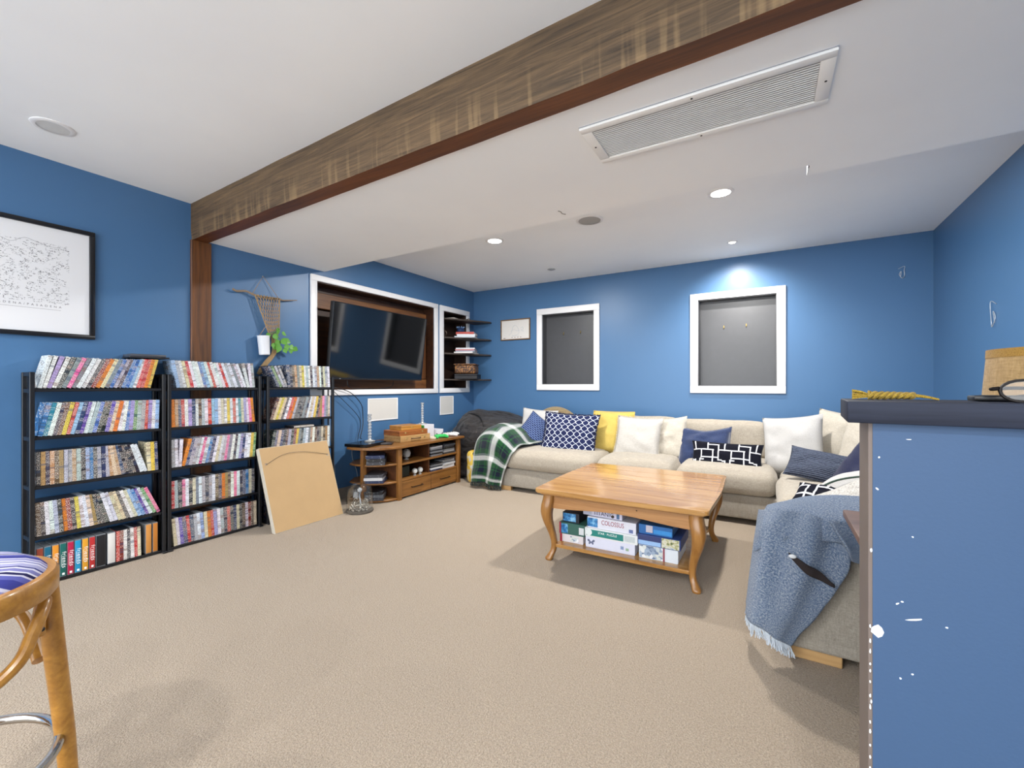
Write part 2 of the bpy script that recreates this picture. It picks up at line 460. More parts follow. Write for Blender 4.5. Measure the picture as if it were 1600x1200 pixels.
# half wall with cap
HX, HYA, HYB = .152, 1.015, 1.185
part = thing('wall_partition', 'blue half wall with a dark wooden cap', None, (HX, HYA, 0), R(-3.5)); struct(part)
if 'category' in part: del part['category']
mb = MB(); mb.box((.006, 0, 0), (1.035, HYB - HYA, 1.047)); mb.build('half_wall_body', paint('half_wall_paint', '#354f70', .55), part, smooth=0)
mb = MB(); mb.box((0, .002, 0), (.006, HYB - HYA, 1.046)); mb.build('end_board', plain('worn_brown_paint', '#6b5f58', .6, var=.1, scale=9, bump=.1), part, smooth=0)['label'] = 'worn brown end board with chipped edge'
mb = MB(); mb.box((-.032, -.022, 1.047), (1.035, HYB - HYA + .012, 1.086), .0025, 2); mb.build('cap_board', wood('dark_slate_stained_wood', '#161a26', '#2d3344', 0, 1.3, .6, .15, spec=.2), part)['label'] = 'dark stained cap board'
def chip(x, z, w_, h_, rot=0, seed=0):
    r_ = random.Random(seed); n = 9; poly = []
    for k in range(n):
        a = 2 * math.pi * k / n; q = r_.uniform(.7, 1.1); poly.append((math.cos(a) * w_ / 2 * q, math.sin(a) * h_ / 2 * q))
    M = Matrix.Translation((x, -.0002, z)) @ Matrix.Rotation(R(90), 4, 'X') @ Matrix.Rotation(rot, 4, 'Z')
    mb = MB(); mb.prism(poly, -.0002, .0004, M); mb.build('paint_chip', M_chip, part, smooth=0)
def chip_at(x, z, w_, h_, rot=0):    # metres on the face of the half wall
    chip(x, z, w_, h_, rot, int(x * 1000 + z * 7919))
for a in ((.012, .671, .018, .023, 0), (.062, .706, .026, .0035, .35), (.040, .728, .006, .003, .7), (.046, .733, .005, .003, .3), (.103, .705, .004, .003, 0),
          (.012, .928, .007, .003, -.8), (.060, .85, .003, .003, 0), (.262, .985, .010, .004, .1), (.255, .975, .004, .003, 0), (.252, .575, .010, .003, 0),
          (.004, .815, .004, .007, 0), (.044, .597, .004, .004, .8), (.060, .61, .004, .003, .5), (.015, .985, .003, .004, 0), (.055, 1.02, .008, .0015, 0), (.004, .54, .003, .008, 0)):
    chip_at(*a)
for k in range(16):
    chip(.0025, .36 + k * .021 + rnd.uniform(-.006, .006), .003, rnd.uniform(.005, .011), 0, k + 50)

# wall scars: little wire loops left on the walls
M_wire = plain('dull_wire', '#b9c0c8', .4, .6)
def wire_loop(label, M, seed):
    r_ = random.Random(seed); pts = [M @ Vector(p) for p in ((-.02, .004, .08), (.035, .008, .115), (.03, .012, .05), (.034, .006, -.05), (.01, .012, -.09), (-.012, .006, -.02), (.004, .010, .03), (.0, .004, -.06))]
    mb = MB(); mb.tube(curve_pts(pts, 30), .0022, 6)
    tag(mb.build('hanging_wire', M_wire), label, 'wire')
wire_loop('thin twisted wire hanging on the blue wall above the lamp', Matrix.Translation((RW, 3.84, 1.55)) @ Matrix.Rotation(R(90), 4, 'Z') @ Matrix.Diagonal((1.2, 1, .8, 1)), 1)
wire_loop('small wire stub left near the top of the back wall corner', Matrix.Translation((.975, BW, 2.10)) @ Matrix.Diagonal((.75, -1, .5, 1)), 2)
# ================================================================== ceiling fittings
M_grille = plain('white_grille_enamel', '#f0f0ee', .35, var=.02)
gr = thing('air_return_grille', 'long white louvred air return grille in the soffit', 'grille', (-.255, 1.862, SH), R(.4))
GX, GY = .438, .155
mb = MB(); mb.box((-GX, -GY, -.002), (GX, GY, .0)); mb.build('backing', plain('grille_shadow_grey', '#a4a6ac', .8), gr, smooth=0)
fr = [(-GX, GX, -GY, -GY + .035), (-GX, GX, GY - .035, GY), (-GX, -GX + .045, -GY + .035, GY - .035), (GX - .045, GX, -GY + .035, GY - .035)]
for a, b, c_, d in fr:
    mb = MB(); mb.box((a, c_, -.014), (b, d, -.002), .004, 2); mb.build('frame_side', M_grille, gr)
sl = None; ns = 19
for k in range(ns):
    y = -GY + .038 + k * (2 * GY - .076) / (ns - 1)
    if sl is None:
        mb = MB(); mb.box((-GX + .046, -.0042, -.0010), (GX - .046, .0042, .0010), M=Matrix.Rotation(R(14), 4, 'X')); o = mb.build('slat', M_grille, gr, smooth=0); sl = o.data
    else: o = link('slat', sl, gr)
    o.location = (0, y, -.009)
M_black = plain('black_plastic', '#0e0e10', .4)
for sx, sy in ((0, -GY + .017), (0, GY - .017), (-GX + .02, 0), (GX - .02, 0)):
    mb = MB(); mb.sphere((sx, sy, -.0145), .0045, 8, 6, (1, 1, .5)); mb.build('screw', M_black, gr)

M_led = glow('led_disc_white', (1, .97, .92), 9.0)
def downlight(x, y, label, lit=True, r=.062):
    th = thing('downlight', label, 'ceiling light', (x, y, CH))
    mb = MB(); mb.lathe([(r, -.0), (r + .022, 0), (r + .022, -.003), (r + .012, -.007), (r, -.006)], 32, caps=False); mb.build('trim_ring', M_trim, th, 50)
    mb = MB(); mb.lathe([(.001, -.0045), (r + .001, -.0045), (r + .001, -.002), (.001, -.002)], 32); mb.build('lens', M_led if lit else plain('frosted_lens', '#d9d9d6', .3), th)
downlight(-2.177, 3.343, 'lit round downlight on the television side of the ceiling')
downlight(-.300, 3.306, 'lit round downlight beside the long grille soffit')
downlight(-3.162, .712, 'round unlit downlight above the framed map', False)
for sx, lit, lab in ((-.312, True, 'small tilted spotlight shining on the framed niche'), (-2.159, False, 'small unlit spotlight near the television corner')):
    th = thing('spotlight', lab, 'ceiling light', (sx, 4.50, CH))
    mb = MB(); mb.lathe([(.032, 0), (.045, 0), (.045, -.004), (.034, -.007), (.030, -.004)], 28, caps=False); mb.build('trim_ring', M_trim if lit else plain('grey_trim_ring', '#b4b4b2', .4), th)
    mb = MB(); mb.lathe([(.001, -.003), (.022, -.006), (.030, -.002), (.030, .0), (.001, .0)], 24, Matrix.Rotation(R(-12), 4, 'X')); mb.build('lamp_face', glow('spot_face', (1, .97, .92), 2.5) if lit else M_steel, th)
th = thing('ceiling_speaker', 'round grey in-ceiling speaker between the two downlights', 'speaker', (-1.254, 3.318, CH))
mb = MB(); mb.lathe([(.088, 0), (.108, 0), (.108, -.003), (.096, -.007), (.088, -.006)], 40, caps=False); mb.build('bezel', M_trim, th)
mb = MB(); mb.lathe([(.001, -.006), (.06, -.0055), (.0885, -.003), (.0885, -.0), (.001, 0)], 40); mb.build('speaker_grille', plain('grey_speaker_mesh', '#a9a8a5', .7, var=.15, scale=600), th)
# plaster scuff next to the speaker
mb = MB(); mb.tube(curve_pts([(-1.13, 2.45, SH - .0005), (-1.12, 2.47, SH - .001), (-1.125, 2.50, SH - .0005), (-1.11, 2.52, SH - .001)], 8), .003, 5)
struct(mb.build('trim_2', plain('grey_scuff', '#8f8f8f', .8), smooth=0), 'small grey scuff in the soffit paint')
# ================================================================== black racks full of cases
M_rack = plain('black_rack_lacquer', '#15161a', .38, var=.15, scale=20)
SHELVES = [1.095, .828, .555, .275, .020]
RX0, RX1 = -3.622, -3.478
def rack(label, y0, y1):
    r = thing('media_rack', label, 'rack', (RX0, y0, 0), group='black media racks along the wall')
    W = y1 - y0; D = RX1 - RX0; top = 1.188
    for y in (0, W - .020):
        for x in (-.012, D - .012):
            mb = MB(); mb.box((x, y, 0), (x + .024, y + .020, top), .002); mb.build('post', M_rack, r)
        mb = MB(); mb.box((D * .52, y + .006, .03), (D * .52 + .010, y + .013, top - .02)); mb.build('side_bar', M_rack, r, smooth=0)
        for z in [s_ - .022 for s_ in SHELVES] + [top - .022]:
            mb = MB(); mb.box((.012, y + .003, z), (D - .012, y + .017, z + .022), .002); mb.build('rung', M_rack, r)
        mb = MB(); mb.box((D - .012, y - .004, 0), (D + .030, y + .024, .012), .003); mb.build('foot', M_rack, r)
    for z in SHELVES:
        mb = MB(); mb.box((.0, .020, z - .016), (D + .002, W - .020, z), .002); mb.build('shelf', M_rack, r)
        mb = MB(); mb.box((-.002, .020, z), (.004, W - .020, z + .03), .001); mb.build('back_lip', M_rack, r)
    return r
rack('tall black rack with five shelves beside the striped stool', .690, 1.312)
rack('tall black rack with five shelves before the wooden post', 1.322, 1.945)
rack('tall black rack standing behind the leaning canvas', 1.990, 2.612)

# printed sleeve: object colour with print-like marks
t = NT('printed_sleeve')
oi = t.n('ObjectInfo'); base = oi.outputs['Color']
v = t.co('Object', (1, 1, 1)); s_ = t.sep(v)
off = t.math('MULTIPLY', oi.outputs['Random'], 40.0)
cmb = t.n('CombineXYZ'); t.set(cmb.inputs[0], t.math('ADD', t.math('MULTIPLY', s_[1], 420.0), off)); t.set(cmb.inputs[1], t.math('MULTIPLY', s_[2], 210.0)); t.set(cmb.inputs[2], t.math('MULTIPLY', s_[0], 60.0))
n1 = t.noise(cmb.outputs[0], 1.0, 1, .5)
cmb2 = t.n('CombineXYZ'); t.set(cmb2.inputs[0], off); t.set(cmb2.inputs[1], t.math('MULTIPLY', s_[2], 26.0)); t.set(cmb2.inputs[2], t.math('MULTIPLY', s_[0], 14.0))
n2 = t.noise(cmb2.outputs[0], 1.0, 3, .6)
lum = t.n('RGBToBW', Color=base).outputs[0]
ink = t.mix(t.math('GREATER_THAN', lum, .28), lin('#e9e6de'), lin('#26262c'))
mid = t.mix(t.math('GREATER_THAN', n2, .60), base, t.mix(.55, base, lin('#8a6a5a')))
mid = t.mix(t.math('LESS_THAN', n2, .38), mid, t.mix(.6, base, lin('#3d4c66')))
band = t.math('GREATER_THAN', n2, .44)
txt = t.math('MULTIPLY', t.math('GREATER_THAN', n1, .57), band)
ccol = t.mix(t.math('MULTIPLY', txt, .85), mid, ink)
M_sleeve = t.fin(ccol, .32, spec=.5)
M_case = plain('dark_case_plastic', '#2b2c31', .35, var=.2, scale=15)
M_clear = plain('pale_case_plastic', '#9aa3ad', .3, var=.15, scale=15)
CASE = {}
def case_mesh(th_, h=.190, d=.135, clear=False):
    k = (round(th_, 4), h, d, clear)
    if k in CASE: return CASE[k]
    mb = MB(); mb.box((-d, 0, 0), (0, th_, h), .0008 if th_ > .012 else 0)
    for f in mb.bm.faces:
        f.normal_update()
        if abs(f.normal.z) > .7 or f.normal.x < -.7: f.material_index = 1
    bmesh.ops.recalc_face_normals(mb.bm, faces=mb.bm.faces)
    me = bpy.data.meshes.new('case'); mb.bm.to_mesh(me); mb.bm.free()
    me.materials.append(M_sleeve); me.materials.append(M_clear if clear else M_case); CASE[k] = me
    return me
ORD = 'first second third fourth fifth sixth seventh eighth ninth tenth eleventh twelfth thirteenth fourteenth fifteenth sixteenth seventeenth eighteenth nineteenth twentieth'.split()
def ordinal(n):
    if n <= 20: return ORD[n - 1]
    t_ = {2: 'twenty', 3: 'thirty', 4: 'forty'}[n // 10]
    return {20: 'twentieth', 30: 'thirtieth', 40: 'fortieth'}[n] if n % 10 == 0 else t_ + '-' + ORD[n % 10 - 1]
PAL = {'white': '#dfe2e6', 'cream': '#d9cfb4', 'grey': '#8d9299', 'silver': '#b4bac2', 'black': '#1d1d22', 'charcoal': '#3c3c42', 'navy': '#26365f', 'blue': '#3f6fb0', 'pale blue': '#9dbbdc',
       'lavender': '#a79ccb', 'purple': '#5d469a', 'pink': '#cf5f8f', 'red': '#b83a34', 'dark red': '#7a2523', 'orange': '#db8437', 'yellow': '#dcc25c', 'tan': '#a98862', 'brown': '#5e4531', 'green': '#5b8a55', 'teal': '#2f7f8a'}
def row(rack_phrase, shelf_phrase, y0, y1, z, names, angles, tmin=.0170, tmax=.0195, seed=1, x=None, group=None):
    """cases side by side on one shelf; angles: (position 0..1, lean in degrees, + tips away from the map)"""
    r_ = random.Random(seed); y = y0; i = 0
    while True:
        f = (y - y0) / (y1 - y0)
        for (fa, aa), (fb, ab) in zip(angles, angles[1:]):
            if fa <= f <= fb: a = aa + (ab - aa) * (f - fa) / max(1e-6, fb - fa); break
        else: a = angles[-1][1]
        a = R(a + r_.uniform(-.5, .5)); th_ = r_.choice((tmin, (tmin + tmax) / 2, tmax))
        step = th_ / math.cos(a)
        over = max(0, .19 * math.sin(a)) if f > .75 else 0
        if y + step > y1: break
        nm = names[i] if i < len(names) and isinstance(names, list) else r_.choice(names if not isinstance(names, list) else PALROW)
        c = [min(1, max(0, v + r_.uniform(-.03, .03))) for v in (int(PAL[nm][k:k + 2], 16) / 255 for k in (1, 3, 5))]
        o = link('disc_case', case_mesh(th_, clear=nm in ('white', 'pale blue', 'lavender') and r_.random() < .5)); o.color = (*lin(c), 1)
        o.location = ((RX1 - .003 + r_.uniform(-.003, .002)) if x is None else x, y, z + (th_ * math.sin(a) if a > 0 else 0) + .0005)
        o.rotation_euler = (-a, 0, 0); i += 1
        tag(o, f'{nm} disc case, {ordinal(i)} from the framed-map end, {shelf_phrase} shelf of {rack_phrase}', 'disc case', group or 'disc cases on the black racks')
        y += step + .0004
    return i
A = 'stool-side rack'; B = 'post-side rack'; Cc = 'canvas-side rack'
P1 = ('white', 'white', 'pale blue', 'silver', 'grey', 'blue', 'cream', 'charcoal', 'orange', 'red')
tot = 0
# rack beside the stool: base spots leave room for the lean
PALROW = P1
tot += row(A, 'top', .722, 1.236, 1.096, ['white', 'white', 'lavender', 'white', 'charcoal', 'grey', 'pink', 'grey', 'white', 'white', 'charcoal', 'dark red', 'orange', 'cream', 'grey', 'blue', 'silver', 'charcoal', 'blue', 'blue', 'pale blue', 'white', 'red', 'red', 'orange', 'yellow', 'green', 'silver', 'pale blue', 'cream', 'white'], [(0, 13), (.12, 20), (.4, 24), (.7, 20), (.85, 14), (1, 13)], seed=2)
tot += row(A, 'second', .722, 1.284, .829, ['blue', 'teal', 'white', 'charcoal', 'brown', 'yellow', 'red', 'pale blue', 'navy', 'purple', 'white', 'silver', 'blue', 'charcoal', 'black', 'purple', 'cream', 'orange', 'white', 'white', 'blue', 'lavender', 'green', 'silver', 'grey', 'red', 'lavender', 'white', 'pale blue', 'pink', 'white'], [(0, 12), (.4, 13), (.62, 10), (.66, 4), (1, 1)], seed=3)
PALROW = ('black', 'charcoal', 'brown', 'silver', 'navy')
tot += row(A, 'middle', .718, 1.284, .556, ['charcoal', 'tan', 'charcoal', 'tan', 'brown', 'tan', 'silver', 'grey', 'tan', 'silver', 'black', 'pale blue', 'blue', 'charcoal', 'grey', 'navy', 'silver', 'tan', 'cream', 'tan', 'navy', 'black', 'black', 'black', 'black', 'white', 'white', 'cream', 'yellow', 'navy', 'pale blue'], [(0, 0), (.5, -1), (.56, -7), (.75, -15), (.85, -18), (.88, -2), (1, -1)], seed=4)
tot += row(A, 'fourth', .718, 1.290, .276, ['brown', 'charcoal', 'white', 'white', 'silver', 'charcoal', 'orange', 'dark red', 'charcoal', 'yellow', 'white', 'white', 'cream', 'tan', 'black', 'black', 'black', 'white', 'white', 'cream', 'cream', 'charcoal', 'white', 'cream', 'pale blue', 'blue', 'purple', 'white', 'green', 'pink', 'pink'], [(0, -2), (.35, -5), (.5, -14), (.75, -18), (1, -24)], seed=5)
# bottom shelf: series box sets with lettering
M_ltr = plain('white_print', '#eef0ee', .5, var=.02)
M_ltr_dark = plain('dark_print', '#1b1c22', .5, var=.02)
def box_set(y, w_, h, cname, chex, text, label, d=.145, z=.0205, edge=True, tcol=None, tsize=.026):
    r = thing('box_set', label, 'box set', (RX1 - .002, y, z), group='box sets on the bottom shelf beside the stool')
    mb = MB(); mb.box((-d, .0015, 0), (-.002, w_ - .0015, h), .001); mb.build('slipcase', plain('slipcase_grey', '#7d8186', .4), r)
    mb = MB(); mb.box((-.004, .003, .004), (.0, w_ - .003, h - .004), .0012, 2); sp_ = mb.build('spine', plain('spine_' + cname, chex, .4, var=.05), r)
    if text: lettering('spine_lettering', text, tsize, tcol or M_ltr, sp_, face_x(.0006, w_ * .62, h * .50, R(-90)), space=1.25)
    if text == 'friends':
        mb = MB(); mb.box((.0, w_ * .35, .010), (.0008, w_ * .68, .022)); mb.build('emblem', M_ltr, sp_, smooth=0)
        mb = MB(); mb.box((.0, w_ * .25, h * .30), (.0006, w_ * .29, h * .66)); mb.build('print_line', M_ltr, sp_, smooth=0)
y = .716
for cn, hx in (('rust', '#8e3f2a'), ('petrol', '#17617c'), ('amber', '#d98d2b'), ('forest green', '#14605a'), ('crimson', '#b01b45'), ('sky blue', '#1d8fbd'), ('golden', '#d79a2b'), ('scarlet', '#b22d2d')):
    box_set(y, .0305, .192, cn.replace(' ', '_'), hx, 'friends', f'{cn} television series box set on the bottom shelf beside the stool'); y += .031
box_set(y, .047, .192, 'striped_black', '#1c1c1f', '', 'wide black box set with fine grey lines on the bottom shelf'); y += .052
box_set(y, .041, .190, 'chalk', '#d6d3cf', '', 'wide white box set with a dark top band on the bottom shelf'); y += .043
PALROW = ('white', 'red')
tot += row(A, 'bottom', y, 1.196, .021, ['red', 'dark red', 'white', 'charcoal', 'white', 'red', 'cream'], [(0, 0), (1, -2)], .0165, .0185, seed=6)
box_set(1.205, .034, .192, 'pumpkin', '#c98a45', '', 'orange tan box set in the middle of the bottom shelf end', tcol=M_ltr_dark, tsize=.02)
box_set(1.243, .030, .192, 'burnt_orange', '#b9752f', '', 'burnt orange box set last on the bottom shelf', tcol=M_ltr_dark, tsize=.02)
# rack before the post
PALROW = ('white', 'white', 'white', 'silver', 'cream', 'pale blue')
tot += row(B, 'top', 1.378, 1.918, 1.096, ['pale blue', 'silver', 'white', 'cream', 'red', 'white', 'white', 'white', 'blue', 'pale blue', 'white', 'red', 'white', 'white', 'white', 'red', 'white', 'silver', 'white', 'grey', 'white', 'white', 'white', 'white', 'silver', 'pale blue', 'cream', 'tan', 'cream'], [(0, -10), (.3, -14), (.6, -18), (.84, -20), (.87, -6), (1, -4)], .0185, .021, seed=12)
PALROW = ('white', 'cream', 'silver', 'red')
tot += row(B, 'second', 1.348, 1.915, .829, ['orange', 'tan', 'navy', 'red', 'white', 'lavender', 'navy', 'white', 'brown', 'silver', 'white', 'red', 'pale blue', 'pale blue', 'white', 'cream', 'white', 'yellow', 'white', 'red', 'white', 'teal', 'cream', 'lavender', 'white', 'pink', 'orange', 'lavender'], [(0, -2), (.2, -1), (.8, -2), (.93, -5), (1, -7)], .019, .0215, seed=13)
PALROW = ('white', 'grey', 'silver', 'blue')
tot += row(B, 'middle', 1.348, 1.905, .556, ['silver', 'white', 'white', 'orange', 'navy', 'grey', 'silver', 'white', 'pink', 'white', 'blue', 'navy', 'white', 'cream', 'white', 'silver', 'pink', 'grey', 'white', 'charcoal', 'white', 'lavender', 'navy', 'white', 'white', 'yellow', 'green'], [(0, -2), (.06, -1), (.10, 14), (.45, 11), (.7, 7), (1, 3)], .0185, .021, seed=14)
PALROW = ('charcoal', 'white', 'tan')
tot += row(B, 'fourth', 1.348, 1.915, .276, ['red', 'silver', 'charcoal', 'pink', 'white', 'black', 'cream', 'grey', 'white', 'silver', 'charcoal', 'grey', 'white', 'brown', 'charcoal', 'orange', 'tan', 'brown', 'white', 'pink', 'white', 'charcoal', 'navy', 'blue', 'cream', 'charcoal', 'black', 'black'], [(0, -1), (1, 0)], .0195, .0215, seed=15)
PALROW = ('charcoal', 'brown', 'white')
tot += row(B, 'bottom', 1.362, 1.922, .021, ['cream', 'white', 'purple', 'navy', 'red', 'navy', 'silver', 'white', 'pale blue', 'cream', 'orange', 'red', 'lavender', 'white', 'silver', 'charcoal', 'red', 'charcoal', 'navy', 'cream', 'black', 'brown', 'white', 'dark red', 'brown', 'cream', 'charcoal'], [(0, -5), (.3, -4), (.6, -2), (1, 0)], .0195, .022, seed=16)
# rack behind the canvas
PALROW = ('white', 'grey', 'silver', 'charcoal')
tot += row(Cc, 'top', 2.085, 2.590, 1.096, ['navy', 'green', 'silver', 'grey', 'navy', 'charcoal', 'brown', 'tan', 'grey', 'cream', 'yellow', 'white', 'silver', 'white', 'charcoal', 'white', 'silver', 'tan', 'white', 'charcoal', 'cream', 'grey', 'white', 'charcoal'], [(0, -27), (.13, -24), (.16, -4), (1, -3)], .0195, .022, seed=22)
PALROW = ('charcoal', 'cream', 'white', 'grey')
tot += row(Cc, 'second', 2.020, 2.585, .829, ['brown', 'cream', 'yellow', 'cream', 'charcoal', 'white', 'red', 'orange', 'silver', 'charcoal', 'charcoal', 'black', 'grey', 'charcoal', 'white', 'cream', 'white', 'yellow', 'charcoal', 'dark red', 'tan', 'pink', 'lavender'], [(0, 19), (.5, 16), (.75, 9), (.8, 2), (1, 0)], .0205, .0225, seed=23)
PALROW = ('charcoal', 'tan', 'white', 'grey')
tot += row(Cc, 'middle', 2.020, 2.585, .556, ['charcoal', 'grey', 'cream', 'navy', 'charcoal', 'brown', 'silver', 'charcoal', 'dark red', 'yellow', 'grey', 'charcoal', 'silver', 'white', 'grey', 'tan', 'white', 'brown', 'charcoal', 'charcoal', 'cream', 'brown', 'tan'], [(0, 10), (.5, 6), (1, 0)], .0215, .0235, seed=24)
for i, (yy, cn) in enumerate(((2.020, 'navy'), (2.043, 'pale blue'), (2.066, 'white'))):
    o = link('disc_case', case_mesh(.0195)); o.color = (*lin(PAL[cn]), 1); o.location = (RX1 - .004, yy, .0205)
    tag(o, f'{cn} disc case on the bottom shelf, half hidden by the leaning canvas', 'disc case', 'disc cases on the black racks')
o = link('disc_case', case_mesh(.0155)); o.color = (*lin('#c9c2b8'), 1); o.location = (RX1 - .02, 2.27, .7525); o.rotation_euler = (R(90), 0, 0)
o.location = (RX1 - .01, 2.42, .752); o.rotation_euler = (R(90), 0, 0)
tag(o, 'pale disc case lying flat on the row behind the leaning canvas', 'disc case', 'disc cases on the black racks')
# player lying on top of the first rack
dv = thing('disc_player', 'flat grey disc player lying on top of the case row', 'player', (-3.56, 1.236, 1.291), R(-3))
mb = MB(); mb.box((-.10, -.105, 0), (.075, .105, .010), .002); mb.build('lower_shell', M_case, dv)
mb = MB(); mb.box((-.095, -.10, .010), (.070, .088, .026), .004, 2); mb.build('upper_shell', plain('graphite_shell', '#4a4d54', .3), dv)

# ================================================================== framed map
fm = thing('framed_map', 'large framed line-drawn map with wide white margins', 'picture', (LW, .70, 1.399))
Wm, Hm = .30, .665
for a, b, c_, d in ((-Wm, Wm, 0, .026), (-Wm, Wm, Hm - .026, Hm), (-Wm, -Wm + .026, .026, Hm - .026), (Wm - .026, Wm, .026, Hm - .026)):
    mb = MB(); mb.box((.002, a, c_), (.024, b, d), .004, 2); mb.build('frame_side', plain('black_frame_lacquer', '#131419', .3), fm)
t = NT('map_print'); v = t.co('Object'); s_ = t.sep(v)
n1 = t.noise(t.co('Object', (1, 55, 130)), 1, 3, .7); n2 = t.noise(v, 26, 2, .5); n3 = t.noise(v, 190, 2, .6)
m1 = t.math('MULTIPLY', t.math('GREATER_THAN', n2, .46), t.math('GREATER_THAN', n1, .53))
m1 = t.math('MULTIPLY', m1, t.math('GREATER_THAN', n3, .5))
def band(x, lo, hi): return t.math('MULTIPLY', t.math('GREATER_THAN', x, lo), t.math('LESS_THAN', x, hi))
ins = t.math('MULTIPLY', band(s_[1], -.185, .185), band(s_[2], .195, .545))
M_map = t.fin(t.mix(t.math('MULTIPLY', t.math('MULTIPLY', m1, ins), .8), lin('#dfe0e3'), lin('#4b4d52')), .25)
mb = MB(); mb.box((.003, -Wm + .02, .02), (.010, Wm - .02, Hm - .02)); pr_ = mb.build('print', M_map, fm, smooth=0)
M_ink = plain('grey_ink', '#55565c', .6)
lettering('map_lettering', 'ALTADENA/PASADENA', .0165, M_ink, pr_, face_x(.0102, .0, .178), .0002, space=2.0)
mb = MB(); mb.box((.0100, -.15, .159), (.0103, .15, .1602)); mb.build('print_line', M_ink, pr_, smooth=0)
mb = MB(); mb.tube(curve_pts([(.0105, -.17, .515), (.0105, -.10, .535), (.0105, -.05, .520), (.0105, .0, .552), (.0105, .04, .545), (.0105, .09, .530), (.0105, .14, .527), (.0105, .185, .520)], 40), .0008, 4); mb.build('ridge_line', M_ink, pr_)

# ================================================================== macrame hanger with plant
M_drift = plain('grey_brown_driftwood', '#8b7a68', .8, var=.25, scale=40, bump=.4)
M_jute = fabric('jute_cord', '#b59a73', '#7a603e', 300)
mh = thing('macrame_hanger', 'knotted macrame hanger on a driftwood stick with a trailing plant', 'plant hanger', (LW, 2.05, 1.36))
o3 = Vector((LW, 2.05, 1.36))
def q(y, z, x=.03): return Vector((x, y - 2.05, z - 1.36))
mb = MB(); mb.tube(curve_pts([q(1.80, 1.868), q(1.83, 1.856), q(1.90, 1.868), q(1.96, 1.850, .035), q(2.05, 1.842, .035), q(2.16, 1.852), q(2.21, 1.846), q(2.335, 1.868)], 30), [.009, .008, .009, .008] + [.0085] * 20 + [.007, .006, .006, .005, .004, .004], 8); mb.build('driftwood_stick', M_drift, mh)
mb = MB(); mb.tube([q(1.95, 1.856), q(2.047, 2.02, .012), q(2.168, 1.856)], .0022, 6); mb.build('hanging_cord', M_jute, mh)
mb = MB(); mb.sphere(q(2.047, 2.021, .006), .005); mb.build('nail', M_steel, mh)
mb = MB(); L0, L1, T = q(1.965, 1.850, .040), q(2.172, 1.850, .040), q(2.11, 1.51, .05)
nS = 9
def netp(f, g):   # f across, g down
    top = L0.lerp(L1, f); e = .5 + (f - .5) * (1 - .72 * g)
    left = L0.lerp(q(2.075, 1.54, .05), g); right = L1.lerp(q(2.160, 1.56, .05), g)
    p = left.lerp(right, f); p.z -= .02 * math.sin(f * math.pi) * g; p.x += .012 * math.sin(f * math.pi)
    return p
for k in range(-6, nS + 1):
    for sg in (1, -1):
        pts = []
        for i in range(25):
            g = i / 24; f = (k / nS if sg == 1 else 1 - k / nS) + sg * g * .55
            if 0 <= f <= 1: pts.append(netp(f, g))
        if len(pts) > 2: mb.tube(pts, .0022, 5)
for f in (0, 1):
    mb.tube([netp(f, i / 12) for i in range(13)], .0042, 6)
for i in range(nS + 1): mb.sphere(netp(i / nS, 0), .0065, 6, 5)
mb.build('knotted_net', M_jute, mh)
mb = MB()
for k in range(9):
    a = netp(k / 8, 1); mb.tube(curve_pts([a, q(2.105 + .02 * (k / 8 - .5), 1.49, .055), q(2.10 + .03 * (k / 8 - .5), 1.44, .06)], 8), .0026, 5)
for a, b in ((q(2.005, 1.52), q(2.06, 1.62, .05)), (q(2.075, 1.52, .07), q(2.085, 1.60, .05))): mb.tube([a, b], .0022, 5)
mb.build('hanger_cords', M_jute, mh)
pot = MB(); pot.lathe([(.034, 0), (.040, .004), (.045, .15), (.047, .158), (.043, .158), (.038, .03), (.001, .03)], 24, Matrix.Translation(q(2.035, 1.365, .055)) @ Matrix.Rotation(R(4), 4, 'X'))
pot.build('pot', plain('white_glazed_pot', '#dfe2e8', .3, var=.02), mh)
mb = MB(); mb.tube(curve_pts([q(2.12, 1.50, .06), q(2.125, 1.40, .05), q(2.07, 1.32, .04), q(2.02, 1.25, .035), q(2.0, 1.20, .03)], 24), [.014] * 6 + [.017] * 6 + [.019] * 6 + [.017] * 4 + [.011, .006], 10)
for k in range(7): mb.tube(curve_pts([q(2.12 + .006 * k - .02, 1.46, .07), q(2.10 + .005 * k - .02, 1.36, .065), q(2.03 + .006 * k - .02, 1.27, .055), q(2.0 + .005 * k - .02, 1.21, .04)], 14), .0035, 5)
mb.build('cord_tail', M_jute, mh)
M_leaf = plain('green_leaf', '#5f9a3c', .42, var=.35, scale=18)
M_vine = plain('green_vine', '#587a3a', .6)
LEAF = None
def leaf_mesh():
    mb = MB(); rows = []; n = 8
    for i in range(n + 1):
        f = i / n; wd = .5 * math.sin(math.pi * f ** .75) * (1 - .35 * f)
        rows.append([Vector((f, s * wd, -.12 * (f - .3) ** 2 - .10 * (1 - abs(s)) * wd)) for s in (-1, -.5, 0, .5, 1)])
    mb.grid(rows); mb.smooth = True
    bmesh.ops.remove_doubles(mb.bm, verts=mb.bm.verts, dist=1e-4)
    me = bpy.data.meshes.new('leaf'); mb.bm.to_mesh(me); mb.bm.free(); me.materials.append(M_leaf); me.shade_smooth(); return me
LEAF = leaf_mesh()
vine = [q(2.06, 1.53, .06), q(2.11, 1.56, .075), q(2.15, 1.50, .085), q(2.20, 1.46, .08), q(2.27, 1.43, .075)]
mb = MB(); mb.tube(curve_pts(vine, 20), .0025, 6); mb.tube(curve_pts([q(2.07, 1.52, .06), q(2.14, 1.58, .07), q(2.16, 1.60, .07)], 8), .002, 6); mb.tube(curve_pts([q(2.09, 1.52, .06), q(2.14, 1.44, .09), q(2.12, 1.40, .09)], 8), .002, 6); mb.build('vine', M_vine, mh)
